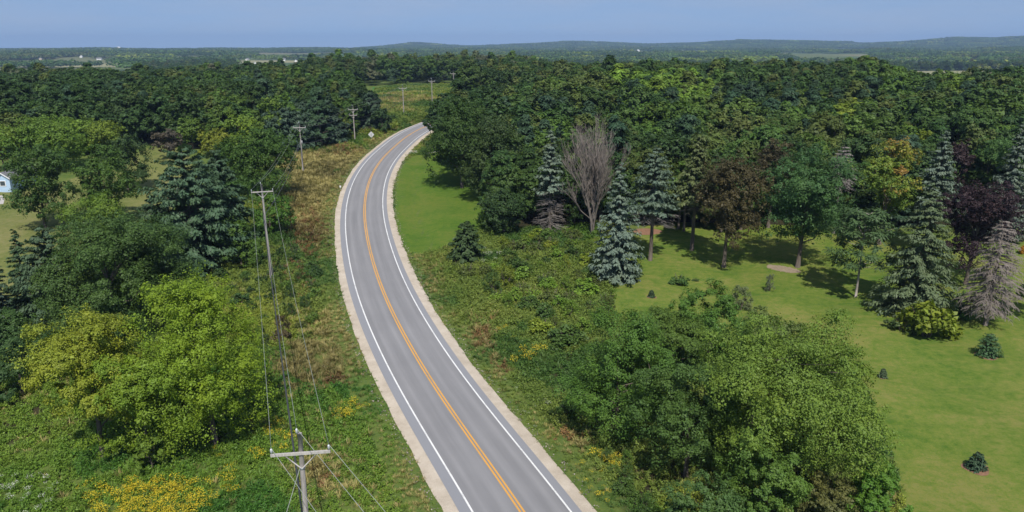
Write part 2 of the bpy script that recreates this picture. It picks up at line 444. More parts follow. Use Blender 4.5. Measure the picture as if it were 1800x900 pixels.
LAWN_R_PX = [(1062,545),(1078,505),(1118,482),(1130,440),(1110,405),(1170,388),(1300,392),(1500,400),(1700,420),(1900,430),(2100,500),(2300,1000),(1640,1000),(1590,900),(1565,780),(1500,640),(1380,590),(1200,600),(1110,565)]
LAWN_M_PX = [(770,266),(735,270),(716,279),(701,302),(694,335),(694,378),(702,415),(716,442),(745,443),(800,428),(850,405),(900,360),(880,300),(840,270)]
LAWN_L_PX = [(-120,345),(100,330),(235,275),(262,258),(315,256),(345,290),(310,370),(255,430),(120,440),(60,520),(-120,600)]
PR, PM, PL = (poly_smooth(poly_px(p)) for p in (LAWN_R_PX, LAWN_M_PX, LAWN_L_PX))
tag(sheet('lawn', PR, .8, .03, LAWN_R, rough=.12), kind='structure')
tag(sheet('lawn', PM, .8, .03, LAWN_G, rough=.08), kind='structure')
tag(sheet('lawn', PL, .8, .03, LAWN_L, rough=.15), kind='structure')

# forested regions (ground outlines)
FOR_R_PX = [(872,160),(838,174),(818,192),(796,216),(772,244),(785,275),(836,318),(858,385),(905,405),(1000,398),(1110,392),(1200,412),(1340,408),(1500,398),(1640,396),(1790,398),(2000,420)]
fr = [ground(*p) for p in FOR_R_PX] + [np.array([300,150]), np.array([250,262]), np.array([158,292]), np.array([168,470]), np.array([140,500]), np.array([60,460])]
FOR_L_PX = [(596,172),(618,190),(650,214),(640,230),(560,262),(440,270),(350,262),(300,250),(255,252),(225,262),(120,262),(-20,285),(-200,300)]
fl = [ground(*p) for p in FOR_L_PX] + [np.array([-330,230]), np.array([-420,500]), np.array([-190,520]), np.array([-130,440])]
FR, FL = np.array(fr), np.array(fl)
# lower left woodland patch round the near clumps
FC = poly_px([(30,470),(60,440),(250,400),(300,330),(350,300),(430,340),(520,370),(500,430),(420,500),(460,600),(440,760),(370,790),(130,790),(-100,760),(-100,600)])
FB = poly_px([(960,640),(1060,560),(1200,560),(1400,580),(1520,640),(1570,800),(1600,960),(1150,1000),(1060,760),(990,720)])
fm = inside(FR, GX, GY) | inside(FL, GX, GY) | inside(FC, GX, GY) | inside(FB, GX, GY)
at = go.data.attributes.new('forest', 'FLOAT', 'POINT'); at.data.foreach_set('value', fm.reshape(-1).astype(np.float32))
at = go.data.attributes.new('far', 'FLOAT', 'POINT'); at.data.foreach_set('value', S((np.hypot(GX,GY)-480)/120).reshape(-1).astype(np.float32))

# ------------------------------------------------------------------ road
def ribbon(name, offs, z, mat, jit=None, uv=False, rng=np.random.default_rng(5), sl=slice(None)):
    C, T, Nn, Z = cl[sl], tan[sl], nor[sl], cl_z[sl]
    k = len(C); offs = np.asarray(offs, float)
    O = np.repeat(offs[None], k, 0)
    if jit is not None:
        for j, a in jit:
            w = rng.normal(0, 1, k); w2 = np.convolve(rng.normal(0,1,k), np.ones(9)/3, 'same')
            O[:,j] += a*(.6*w+.6*w2)
    X = C[:,0,None]+Nn[:,0,None]*O; Y = C[:,1,None]+Nn[:,1,None]*O
    zz = np.asarray(z, float); Zs = Z[:,None]+np.broadcast_to(zz, O.shape)
    me = grid_mesh(name, X.T, Y.T, Zs.T, mat)
    if uv:
        l = me.uv_layers.new(name='UVMap'); s = np.arange(k)*1.5
        vi = np.zeros(len(me.loops), np.int32); me.loops.foreach_get('vertex_index', vi)
        U = np.stack([O.T.reshape(-1), np.tile(s, len(offs))], -1)[vi]
        l.data.foreach_set('uv', U.reshape(-1).astype(np.float32))
    return tag(link(name, me), kind='structure')
# finer centreline for the ragged edge
cl_f = None
ribbon('road', [-4.55,-3.6,-1.8,0,1.8,3.6,4.4], [0,.03,.06,.08,.06,.03,0], ASPHALT, uv=True)
ribbon('gravel_shoulder', [-5.6,-5.2,-4.5], [-.16,-.06,-.012], GRAVEL, jit=[(0,.09)])
ribbon('gravel_shoulder', [4.35,5.2,5.65], [-.012,-.06,-.16], GRAVEL, jit=[(2,.09)])
def zc(o): return float(np.interp(abs(o), [0,1.8,3.6,4.4], [.08,.06,.03,0]))+.006
for a, b, mt, nm in ((-3.66,-3.5,WHITE_PAINT,'edge_line'), (3.5,3.66,WHITE_PAINT,'edge_line'), (-.235,-.065,YELLOW_PAINT,'centre_line'), (.065,.235,YELLOW_PAINT,'centre_line')):
    ribbon(nm, [a, b], [zc(a), zc(b)], mt)
# side road apron and concrete driveway
DR = poly_px([(722,262.8),(741,262.5),(775,262),(900,258),(900,263),(775,267),(741,267.5),(714,270)])
tag(sheet('driveway', DR, .5, .09, CONCRETE), kind='structure')
PTH = poly_smooth(poly_px([(1342,468),(1360,465),(1400,473),(1412,479),(1395,481),(1360,476)]))
tag(sheet('dirt_path', PTH, .4, .055, DIRT, rough=.1), kind='structure')
HD = poly_px([(-60,344),(4,344),(8,350),(6,359),(-60,360)])
tag(sheet('driveway', HD, .5, .05, CONCRETE), kind='structure')

# ------------------------------------------------------------------ tree generators
def unit(v): return v/(np.linalg.norm(v, axis=-1, keepdims=True)+1e-9)
def rhombs(P, Nv, rng, ln, wd, tdir=None, fold=0.):
    """leaf-like quads at P facing Nv"""
    n = len(P); r = rng.normal(size=(n,3)) if tdir is None else tdir
    t = unit(r - (r*Nv).sum(1, keepdims=True)*Nv); b = np.cross(Nv, t)
    ln = np.broadcast_to(ln, (n,))[:,None]; wd = np.broadcast_to(wd, (n,))[:,None]
    sag = Nv*(ln*fold)
    return np.stack([P-t*ln*.5-sag, P+b*wd*.5+t*ln*.08, P+t*ln*.5-sag, P-b*wd*.5+t*ln*.08], 1)

def broadleaf(name, seed, H, W, cb=.18, nl=9, ncl=90, lpc=120, leaf=.24, rc=.13, mat=None, trunk_mat=None, spread=.62, top=1., autumn=False, up=.5, irregular=.25, trunks=1, nr=.38):
    """broadleaf tree of height H, crown width W; returns (trunk mesh, crown mesh)"""
    rng = np.random.default_rng(seed); Rr = W/2; z0 = H*cb; zc = (H+z0)/2; hz = (H-z0)/2
    # limbs end in lobes
    L = []
    for k in range(nl):
        a = 2*math.pi*(k*.618+rng.uniform(-.08,.08)); zz = rng.uniform(-.75,.55) if k < nl-2 else rng.uniform(.45,.7)
        rr = spread*math.sqrt(max(.02, 1-(abs(zz)**2.4)))*rng.uniform(.75,1.1) if k < nl-2 else rng.uniform(.05,.3)
        L.append((Rr*rr*math.cos(a), Rr*rr*math.sin(a), zc+hz*zz*.8*top, Rr*rng.uniform(.32,.5)*(1+irregular*rng.normal(0,.35))))
    L = np.array(L); L[:,3] = np.clip(L[:,3], Rr*.26, Rr*.6)
    C, D, Q = [], [], []; ncl = max(24, int(ncl*.62)); lpc = int(lpc*1.5); tries = 0
    while len(C) < ncl and tries < 20000:
        tries += 1
        k = rng.integers(nl); d = unit(rng.normal(size=3)); d[2] = d[2]*.8+.2; d = unit(d)
        p = L[k,:3]+d*L[k,3]*rng.uniform(.55,1.18)*np.array([1,1,.84])
        if p[2] < z0*.55 or p[2] > H*1.03: continue
        q = (p-np.array([0,0,zc]))/np.array([Rr,Rr,hz])
        if (q@q) > 1.28: continue
        ins = (np.linalg.norm((p-L[:,:3])/np.array([1,1,.82]), axis=1) < L[:,3]*.55).any()
        if ins and rng.random() < .8: continue
        C.append(p); D.append(unit(d*.7+unit(q+1e-6)*.5)); Q.append(rng.lognormal(0,.28)*rc*1.12*W)
    ncl = len(C); C, D, Q = map(np.array, (C, D, Q))
    # every clump is a spray of smaller tufts, every tuft a handful of leaves
    ns = 8; SI = np.repeat(np.arange(ncl), ns)
    su = unit(rng.normal(size=(ncl*ns,3))+D[SI]*.75+np.array([0,0,.3])); SC = C[SI]+su*(Q[SI]*rng.uniform(.35,1.1,ncl*ns))[:,None]*np.array([1,1,.7])
    SQ = Q[SI]*rng.uniform(.22,.5,ncl*ns)
    lps = max(4, lpc//ns); n = ncl*ns*lps; si = np.repeat(np.arange(ncl*ns), lps); ci = SI[si]
    u = unit(rng.normal(size=(n,3))+su[si]*.4+np.array([0,0,.3])); rad = rng.uniform(.15,1.15,(n,1))**.6
    P = SC[si]+u*SQ[si][:,None]*rad*np.array([1,1,.72])
    Nv = unit(u*.5+su[si]*.35+D[ci]*.2+np.array([0,0,up*.7])+rng.normal(size=(n,3))*nr)
    sz = leaf*rng.lognormal(-.06,.32,n)
    fx = min(1.15, Rr/np.percentile(np.hypot(P[:,0], P[:,1]), 97.5)); fz = min(1.15, H/np.percentile(P[:,2], 99.6))
    F3 = np.array([fx,fx,fz]); P = P*F3; C = C*F3; L[:,:3] *= F3; L[:,3] *= fx
    V = rhombs(P, Nv, rng, sz*1.25, sz*.8, fold=.05)
    lv = np.clip(rng.normal(.5,.22,n), 0, 1); cl_ = np.clip(rng.beta(1.3,2.6,ncl)[ci]+rng.normal(0,.12,ncl*ns)[si]+rng.normal(0,.05,n), 0, 1)
    if autumn:
        hh = (C[:,2]-z0)/(H-z0); side = C[:,0]/Rr
        cl_ = np.clip((hh*.75+.28*side+rng.normal(0,.16,ncl))[ci]+rng.normal(0,.09,n), 0, 1)
    crown = quad_mesh(name+'_crown', V, mat or LEAF, {'lv': lv, 'cl': cl_})
    tb = MB(); r0 = .014*H+.05
    for q in range(trunks):
        ox, oy = (0,0) if trunks == 1 else ((q-.5)*.28*trunks, rng.uniform(-.1,.1))
        lean = rng.normal(0,.02*H,2) if trunks == 1 else np.array([(q-.5)*.09*H, rng.normal(0,.02*H)])
        th = zc+hz*.35; zs = np.linspace(-.3, th, 7)
        tp = np.c_[ox+lean[0]*np.maximum(zs/th,0)**1.5, oy+lean[1]*np.maximum(zs/th,0)**1.5, zs]
        tb.tube(tp, np.r_[r0*1.35, np.linspace(r0, r0*.35, 6)]*(1 if trunks == 1 else .75), 7)
    for k in range(nl):
        e = L[k,:3]; bz = max(z0*.8, min(e[2]*.62, th*.8)); b = np.array([np.interp(bz, zs, tp[:,0]), np.interp(bz, zs, tp[:,1]), bz]); m = (b+e)/2+np.array([0,0,-.06*H])*.3+rng.normal(0,.03*W,3)
        tb.tube([b, m, e], [r0*.42, r0*.28, r0*.1], 5)
        for c in C[rng.choice(ncl, 3)]:
            if np.linalg.norm(c-e) < L[k,3]*1.3: tb.tube([e, (e+c)/2, c], [r0*.14, r0*.1, r0*.04], 4)
    return tb.mesh(name+'_trunk', trunk_mat or BARK, True), crown

def spruce(name, seed, H, W, cb=.06, lev=26, nb=9, spl=44, leaf=.34, droop=.28, mat=None, bare_to=0., gap=.05, pw=.85):
    """spruce or fir: whorls of boughs carrying flat sprays, hanging a little"""
    rng = np.random.default_rng(seed); z0 = H*cb; Rr = W/2
    P, T, Nn, S_, CL = [], [], [], [], []; tb = MB(); r0 = .014*H+.04
    zs = np.linspace(-.3, H*.97, 8); tb.tube(np.c_[0*zs, 0*zs, zs], np.linspace(r0*1.2, r0*.12, 8), 7)
    dead = MB()
    for k in range(lev):
        t = (k+.5)/lev; z = z0+(H*.985-z0)*t**1.02; Lm = Rr*(1-t)**pw*(1-.25*math.exp(-((t)/.06)**2)) + .12
        for j in range(max(4, int(nb*(1-.4*t)))):
            if rng.random() < gap: continue
            a = 2*math.pi*(j/nb+k*.382)+rng.normal(0,.18); L = Lm*rng.uniform(.66,1.18); e0 = .25*t-.05+rng.normal(0,.06)
            zz = z+rng.normal(0,.022*H); s = np.linspace(0,1,7)
            dr = droop*(1-.55*t)
            X = L*s; Z = zz+L*(e0*s-dr*s*s+.55*dr*s**3.5)
            B = np.c_[X*math.cos(a), X*math.sin(a), Z]
            if bare_to and z < bare_to*H:
                dead.tube(B, np.linspace(.035,.008,7), 3, False)
                for _ in range(9):
                    q = rng.uniform(.35,1); p0 = np.array([np.interp(q, s, B[:,i]) for i in range(3)]); an = a+rng.choice([-1,1])*rng.uniform(.5,1)
                    dead.tube([p0, p0+L*.24*np.array([math.cos(an), math.sin(an), -.25])*rng.uniform(.6,1.2)], [.016,.006], 3, False)
                continue
            tb.tube(B[:5], np.linspace(.022*L+.01,.008,5), 3, False)
            m = spl; q = rng.beta(1.25,.95,m)*.96+.06; base = np.stack([np.interp(q, s, B[:,i]) for i in range(3)], 1)
            side = rng.choice([-1,1], m); an = a+side*rng.uniform(.25,1.05,m)
            wl = (.16+.34*L*np.sin(np.clip(q,0,1)*2.6)*.5)*rng.uniform(.7,1.2,m)
            d = np.c_[np.cos(an), np.sin(an), -.32*rng.uniform(.2,1.6,m)]
            P.append(base+d*wl[:,None]*rng.uniform(.2,.8,(m,1))+np.c_[np.zeros((m,2)), rng.normal(0,.03*L,m)]); T.append(d)
            Nn.append(unit(np.c_[.35*np.cos(an)+.2*np.cos(a), .35*np.sin(an)+.2*np.sin(a), np.ones(m)*.8]+rng.normal(0,.28,(m,3))))
            S_.append(leaf*(.55+.55*(1-t))*rng.uniform(.7,1.35,m)); CL.append(np.full(m, rng.beta(1.4,2.6)))
    P, T, Nn, S_, CL = map(np.concatenate, (P, T, Nn, S_, CL)); n = len(P)
    P[:,:2] *= min(1.1, Rr/np.percentile(np.hypot(P[:,0], P[:,1]), 98.5))
    V = rhombs(P, Nn, rng, S_*1.75, S_*.72, tdir=T, fold=.1)
    lv = np.clip(rng.normal(.5,.22,n), 0, 1)
    crown = quad_mesh(name+'_crown', V, mat or LEAF, {'lv': lv, 'cl': np.clip(CL*.6+rng.normal(0,.05,n),0,1)})
    return tb.mesh(name+'_trunk', BARK, True), crown, (dead.mesh(name+'_dead_boughs', DEAD_GREY) if dead.n else None)

def pine(name, seed, H, W, cb=.12, tiers=8, ncl=110, lpc=60, leaf=.42, mat=None, trunk_mat=None, conic=.75, twin=False):
    """white pine: tiers of upswept limbs ending in plumes of needles"""
    rng = np.random.default_rng(seed); Rr = W/2; z0 = H*cb; tb = MB(); r0 = .017*H+.04
    zs = np.linspace(-.3,H*.93,8); tp = np.c_[rng.normal(0,.02,8)*H*.2*zs/H, rng.normal(0,.02,8)*H*.2*zs/H, zs]; tb.tube(tp, np.linspace(r0*1.2,r0*.2,8)*(.62 if twin else 1), 7)
    if twin: tb.tube(tp+np.c_[.1+.045*np.maximum(zs,0), 0*zs, 0*zs], np.linspace(r0*1.2,r0*.2,8)*.55, 7)
    C, D, Q = [], [], []
    while len(C) < ncl:
        k = rng.integers(tiers+1); t = min((k+.5*rng.random())/tiers, .98)*rng.uniform(.9,1.0); z = z0+(H-z0)*t
        rm = Rr*((1-t**1.6)**conic*rng.uniform(.55,1.06)+.05)*(1 if t > .12 else .8)
        a = rng.uniform(0,2*math.pi); f = math.sqrt(rng.uniform(.18,1)); r = rm*f
        p = np.array([r*math.cos(a), r*math.sin(a), z+.16*r+rng.normal(0,.015*H)])
        if p[2] > H: p[2] = H-.1
        C.append(p); D.append(unit(np.array([math.cos(a)*.8*f, math.sin(a)*.8*f, .65]))); Q.append(rng.uniform(.7,1.25)*(.095*W+.1))
        if rng.random() < .4:
            b = np.array([0,0,p[2]-.35*r]); tb.tube([b, (b+p)/2-np.array([0,0,.05*r]), p], [r0*.25,r0*.16,r0*.05], 4, False)
    C, D, Q = map(np.array, (C, D, Q)); n = ncl*lpc; ci = np.repeat(np.arange(ncl), lpc)
    u = unit(rng.normal(size=(n,3))*.8+D[ci]*.8+np.array([0,0,.2])); P = C[ci]+u*Q[ci][:,None]*rng.uniform(.25,1.05,(n,1))*np.array([1,1,.75])
    side = unit(np.cross(u, rng.normal(size=(n,3)))); Nv = unit(side*.3+u*.45+np.array([0,0,.45])+D[ci]*.3)
    sz = leaf*rng.uniform(.65,1.3,n)
    P[:,:2] *= min(1.15, Rr/np.percentile(np.hypot(P[:,0], P[:,1]), 98)); P[:,2] *= min(1, H/np.percentile(P[:,2], 99.6))
    V = rhombs(P, Nv, rng, sz*1.7, sz*.55, tdir=u)
    crown = quad_mesh(name+'_crown', V, mat or LEAF, {'lv': np.clip(rng.normal(.5,.2,n),0,1), 'cl': np.clip(rng.beta(1.2,3,ncl)[ci],0,1)})
    return tb.mesh(name+'_trunk', trunk_mat or BARK, True), crown

def bare_tree(name, seed, H, W, mat, stems=5, depth=4):
    rng = np.random.default_rng(seed); tr, tw = MB(), MB()
    def grow(p, d, L, r, k):
        n = 4; pts = [p]; q = p.copy(); dd = d.copy()
        for _ in range(n):
            dd = unit(dd+rng.normal(0,.09,3)+np.array([0,0,.05])); q = q+dd*L/n; pts.append(q.copy())
        (tr if k == 0 else tw).tube(pts, np.linspace(r, r*.55, n+1), 6 if k == 0 else (4 if k < 3 else 3), False)
        if k >= depth: return
        m = 7 if k == 0 else 5
        for j in range(m):
            f = rng.uniform(.3,1) if j < m-1 else 1.; i = f*n; a = int(min(i, n-1)); b = pts[a]+(pts[a+1]-pts[a])*(i-a)
            perp = unit(np.cross(dd, rng.normal(size=3))); nd = unit(dd+perp*rng.uniform(.2,.5)+np.array([0,0,.25]))
            grow(b, nd, L*rng.uniform(.42,.68), max(.022, r*(.62-.12*f)), k+1)
    BW = [.95]
    for s in range(stems):
        a = 2*math.pi*s/stems+rng.uniform(0,.6); d = unit(np.array([math.cos(a)*.1, math.sin(a)*.1, 1]))
        grow(np.array([.25*math.cos(a), .25*math.sin(a), -.2]), d, H*.52, .010*H*rng.uniform(.8,1.1), 0)
    AV = np.concatenate(tw.v); fz = H/np.percentile(AV[:,2], 99.7); fx = W/2/np.percentile(np.hypot(AV[:,0], AV[:,1]), 90)
    for q in (tr, tw):
        for v in q.v: v[:,:2] *= fx; v[:,2] *= fz
    return tr.mesh(name+'_trunk', mat, True), tw.mesh(name+'_branches', mat)

def dead_spruce(name, seed, H, W, mat, lev=30, cb=.14):
    rng = np.random.default_rng(seed); tr, tw = MB(), MB(); Rr = W/2
    zs = np.linspace(-.3,H,9); tr.tube(np.c_[.03*H*np.maximum(zs/H-.86,0)*8*-1, 0*zs, zs], np.linspace(.022*H,.004*H,9), 7)
    for k in range(lev):
        t = (k+.3)/lev; z = H*(cb+(1-cb)*t); Lm = Rr*(math.sin(min(1,(t+.16)/.42)*1.45)*(1-t)**.62)+.25
        for j in range(11):
            a = rng.uniform(0,2*math.pi); L = Lm*rng.uniform(.6,1.12); s = np.linspace(0,1,6)
            B = np.c_[L*s*math.cos(a), L*s*math.sin(a), z+L*(.05*s-.36*(1-t*.9)*s*s)]
            tw.tube(B, np.linspace(.06,.022,6), 3, False)
            for _ in range(15):
                q = rng.uniform(.25,1); p0 = np.array([np.interp(q, s, B[:,i]) for i in range(3)]); an = a+rng.choice([-1,1])*rng.uniform(.3,1.1)
                ln = L*.3*rng.uniform(.5,1.2)*(1.2-q*.5)
                tw.tube([p0, p0+ln*np.array([.6*math.cos(an), .6*math.sin(an), -.16]), p0+ln*np.array([.95*math.cos(an), .95*math.sin(an), -.55])], [.036,.03,.018], 3, False)
    return tr.mesh(name+'_trunk', mat, True), tw.mesh(name+'_branches', mat)

def shrub_mesh(name, seed, ncl=26, lpc=60, leaf=.13, mat=None, tall=1., spiky=False):
    """unit shrub, about 2 m wide and 1.6 m high"""
    rng = np.random.default_rng(seed); C, D, Q = [], [], []
    while len(C) < ncl:
        d = unit(rng.normal(size=3)); d[2] = abs(d[2]); r = rng.uniform(.55,1.0)
        p = d*r*np.array([1,1,1.5*tall])*rng.uniform(.75,1.05)+np.array([0,0,.12])
        C.append(p); D.append(d); Q.append(rng.uniform(.22,.42))
    C, D, Q = map(np.array, (C, D, Q)); n = ncl*lpc; ci = np.repeat(np.arange(ncl), lpc)
    u = unit(rng.normal(size=(n,3))+D[ci]*.6+np.array([0,0,.4])); P = C[ci]+u*Q[ci][:,None]*rng.uniform(.3,1.1,(n,1))*np.array([1,1,.85]); P[:,2] = np.maximum(P[:,2], .02)
    Nv = unit(u*.5+np.array([0,0,.5])+rng.normal(size=(n,3))*.45); sz = leaf*rng.uniform(.6,1.4,n)
    V = rhombs(P, Nv, rng, sz*1.4, sz*(.45 if spiky else .8), fold=.1)
    return quad_mesh(name, V, mat or LEAF, {'lv': np.clip(rng.normal(.5,.24,n),0,1), 'cl': np.clip(rng.beta(1.3,2.4,ncl)[ci],0,1)})
def stems_mesh(name, seed):
    rng = np.random.default_rng(seed); b = MB()
    for _ in range(9):
        a = rng.uniform(0,6.28); r = rng.uniform(.3,.8); b.tube([(.08*math.cos(a),.08*math.sin(a),-.1),(.5*r*math.cos(a),.5*r*math.sin(a),.6),(r*math.cos(a),r*math.sin(a),1.2)], [.03,.022,.01], 4, False)
    return b.mesh(name, BARK)

# ------------------------------------------------------------------ colours of foliage
T = dict(dark=(.043,.086,.024), mid=(.058,.110,.025), green=(.084,.150,.027), bright=(.135,.225,.030), lime=(.175,.235,.028), yellow=(.21,.225,.035),
 olive=(.092,.128,.032), bluegreen=(.046,.090,.048), silver=(.155,.21,.165), spruce=(.075,.11,.055), bronze=(.062,.056,.026), purple=(.040,.022,.026), brown=(.085,.068,.034), greygreen=(.105,.125,.07))
WORD = dict(dark='dark green', mid='mid green', green='fresh green', bright='bright green', lime='yellow-green', yellow='golden green', olive='olive green',
 bluegreen='blue-green', silver='silver-blue', spruce='grey-green', bronze='bronze-brown', purple='purple-leaved', brown='brownish', greygreen='pale grey-green')

NAMED = []       # (px x, depth, description) of trees others are described by
OCC = []         # occupied circles (x, y, radius)
def build_tree(name, meshes, loc, rz, scale, tint, label, group=None, cat='tree'):
    o = empty(name, loc, rz); o.scale = scale
    tag(o, label, cat, group)
    a = link('trunk', meshes[0], o)
    c = link('crown' if meshes[1].materials[0].name.find('leaves') >= 0 or meshes[1].materials[0].name.find('foliage') >= 0 else 'branches', meshes[1], o)
    if tint is not None: c.color = (*tint, 1)
    if len(meshes) > 2 and meshes[2] is not None: link('dead_boughs', meshes[2], o)
    return o
def spot(px, py, ytop, wpx):
    x, y, z = gp(px, py); _, _, dep = project(x, y, z)
    H = height_for(x, y, z, ytop); dm = float(project(x, y, z+H*.55)[2]); return x, y, z, H, wpx*dm/FOC, dep
def jig(tint, rng, a=.08): return tuple(np.clip(np.array(tint)*rng.uniform(1-a*.4,1+a*.4,3)*rng.uniform(1-a*1.4,1+a*1.4), 0, 1))

# ------------------------------------------------------------------ individual trees, one builder call each
rngN = np.random.default_rng(77)
def tree_bl(px, py, yt, w, tint, label, seed, mark=None, name='broadleaf_tree', group=None, foot=.75, **kw):
    x, y, z, H, W, dep = spot(px, py, yt, w)
    leaf = max(.12, dep*.0017); area = W*W*.8+W*H*.9
    kw.setdefault('ncl', int(np.clip(area*.62, 60, 210)))
    kw.setdefault('lpc', int(np.clip(area*5.2/(leaf*leaf)/kw['ncl'], 60, 520)))
    ms = broadleaf(name, seed, H, W, leaf=leaf, **kw)
    o = build_tree(name, ms, (x, y, z), 0, (1,1,1), tint, label, group)
    NAMED.append((px, dep, mark)) if mark else None
    OCC.append((x, y, W/2*foot)); return o
def tree_sp(px, py, yt, w, tint, label, seed, mark=None, group=None, foot=.6, **kw):
    x, y, z, H, W, dep = spot(px, py, yt, w)
    kw.setdefault('lev', int(np.clip(H*2.1, 10, 36))); kw.setdefault('leaf', max(.16, dep*.0031))
    ms = spruce('spruce', seed, H, W, **kw)
    o = build_tree('spruce_tree', ms, (x, y, z), rngN.uniform(0,6), (1,1,1), tint, label, group)
    NAMED.append((px, dep, mark)) if mark else None
    OCC.append((x, y, W/2*foot)); return o
def tree_pi(px, py, yt, w, tint, label, seed, mark=None, group=None, foot=.7, name='pine_tree', **kw):
    x, y, z, H, W, dep = spot(px, py, yt, w)
    if not kw.get('twin'):
        ms = spruce('pine', seed, H, W, cb=.03, lev=int(np.clip(H*2,14,34)), nb=11, spl=110, leaf=max(.3, dep*.0038), droop=-.08, gap=.06, pw=.5)
        o = build_tree(name, ms, (x, y, z), rngN.uniform(0,6), (1,1,1), tint, label, group)
        NAMED.append((px, dep, mark)) if mark else None
        OCC.append((x, y, W/2*foot)); return o
    leaf = kw.pop('leaf', max(.26, dep*.0034)); area = W*H*1.1
    kw.setdefault('ncl', int(np.clip(area*.8, 60, 220))); kw.setdefault('lpc', int(np.clip(area*5/(leaf*leaf*.8)/kw['ncl'], 40, 200)))
    ms = pine('pine', seed, H, W, leaf=leaf, **kw)
    o = build_tree(name, ms, (x, y, z), rngN.uniform(0,6), (1,1,1), tint, label, group)
    NAMED.append((px, dep, mark)) if mark else None
    OCC.append((x, y, W/2*foot)); return o

# lower right thicket
tree_bl(1085,752,548,235,(.078,.160,.026),'fresh green spreading tree closest to the road verge in the roadside thicket',11,'the roadside thicket',group='thicket trees by the lawn',cb=.02,foot=.8)
tree_bl(1362,850,556,335,(.128,.205,.032),'wide light green tree, largest in the thicket, against the mown lawn',12,group='thicket trees by the lawn',cb=.03,nl=13,foot=.8,ncl=260)
tree_bl(1205,838,640,215,(.068,.130,.030),'dark green low tree at the front centre of the thicket',13,group='thicket trees by the lawn',cb=.0)
tree_bl(1245,640,497,150,(0.072,0.153,0.024),'upright green tree poking up at the back of the thicket',14,group='thicket trees by the lawn',cb=.02)
tree_bl(1180,660,548,160,(0.083,0.145,0.027),'mid green bushy tree between two larger thicket trees',15,group='thicket trees by the lawn',cb=.0)
tree_bl(1345,640,540,130,(0.113,0.163,0.047),'pale greyish green tree behind the large light thicket tree',16,group='thicket trees by the lawn',cb=.0)
tree_bl(1345,925,768,190,(0.087,0.163,0.030),'low leafy green tree at the bottom edge beneath the large light tree',17,group='thicket trees by the lawn',cb=.0)
tree_bl(1535,930,812,125,(0.084,0.183,0.023),'vivid green tall bush at the lawn side foot of the thicket',18,group='thicket trees by the lawn',cb=.0,name='broadleaf_tree')
tree_bl(1455,930,840,110,(0.108,0.121,0.040),'olive brown tall bush next to the vivid green bush',19,group='thicket trees by the lawn',cb=.0)
tree_bl(1240,950,840,150,(0.068,0.131,0.035),'dark low sapling clump at the bottom of the thicket near the verge',20,group='thicket trees by the lawn',cb=.0)

# lower left clump
tree_bl(378,778,495,225,(.165,.255,.020),'tall bright yellow-green tree beside the double power pole wires',31,'the bright yellow-green tree',group='clump of bright trees by the goldenrod',cb=.0,nl=13,ncl=240)
tree_bl(182,800,560,225,(.215,.262,.028),'golden yellow-green tree at the clump end away from the power line',32,'the golden tree',group='clump of bright trees by the goldenrod',cb=.03,nl=10)
tree_bl(262,805,610,220,(.142,.228,.022),'rounded green tree in the middle of the bright clump',33,group='clump of bright trees by the goldenrod',cb=.0,nl=10)
tree_bl(268,825,760,75,(0.110,0.183,0.023),'small round bush at the foot of the bright clump',34,group='clump of bright trees by the goldenrod',cb=.0)

# behind that clump, going back on the house side
tree_bl(208,590,378,250,(0.060,0.114,0.027),'wide dark green tree directly behind the bright clump',35,'the wide dark tree',cb=.0,nl=11)
tree_bl(298,560,388,140,(0.045,0.094,0.030),'dark green rounded tree between the wide dark tree and the white pine',36,cb=.0)
tree_pi(105,580,400,130,(.075,.125,.07),'blue-green pine with loose crown left of the wide dark tree',37,cb=.0)
tree_sp(4,600,425,90,(0.042,0.078,0.043),'dark spruce cut by the frame edge above the golden tree',38)
tree_sp(12,610,495,62,(0.083,0.125,0.097),'small silvery spruce in front of the dark spruce at the frame edge',39)
tree_sp(54,560,402,72,(0.051,0.097,0.043),'slim dark conifer standing in the shade by the dry lawn',40)
tree_bl(40,690,585,150,(0.048,0.099,0.030),'dark tangled shrub tree left of the golden tree',41,cb=.0)
tree_bl(15,620,545,110,(0.060,0.121,0.035),'mid green small tree under the frame edge spruce',42,cb=.0)
tree_bl(188,450,347,118,(.125,.205,.028),'light green rounded tree on the dry lawn between maples and pine',43,cb=.02)
tree_bl(80,402,256,118,(.052,.105,.022),'large full maple beside the pale blue house',44,'the maple by the blue house',group='large maples on the dry lawn',cb=.02,nl=11)
tree_bl(190,395,256,112,(.062,.122,.022),'large maple with narrow top, second from the blue house',45,group='large maples on the dry lawn',cb=.03,nl=10)
tree_bl(226,338,238,96,(0.048,0.088,0.027),'dull green tree behind the second maple, shading the lawn strip',46,cb=.04)
tree_pi(345,468,256,190,(.070,.128,.070),'big blue-green white pine beside the second power pole',47,'the big white pine',cb=.0,tiers=10,ncl=240,conic=.6)
tree_pi(285,470,345,95,(.070,.115,.062),'small dark pine at the lawn foot of the big white pine',48,cb=.0)
tree_pi(398,440,266,105,(.066,.118,.064),'second blue-green pine close behind the big white pine',148,cb=.0)
tree_bl(462,352,226,128,(0.054,0.111,0.019),'large dense green tree right behind the second power pole',49,'the dense tree behind the second pole',cb=.03,nl=10)
tree_bl(476,412,340,82,(0.072,0.159,0.022),'leafy green low tree at the foot of the second power pole',50,cb=.0)
tree_bl(425,470,385,90,(0.072,0.139,0.024),'green low tree between the white pine and second pole',51,cb=.0)
tree_bl(298,280,228,52,(.085,.075,.055),'small purplish brown tree on the lawn edge by the forest',52,'the small brown tree',cb=.12)
tree_bl(90,300,205,130,(.105,.185,.026),'sunlit green tree spreading above the maples',53,cb=.02)
tree_bl(178,270,212,90,(.15,.215,.028),'yellow-green rounded tree behind the second maple',54,cb=.02)
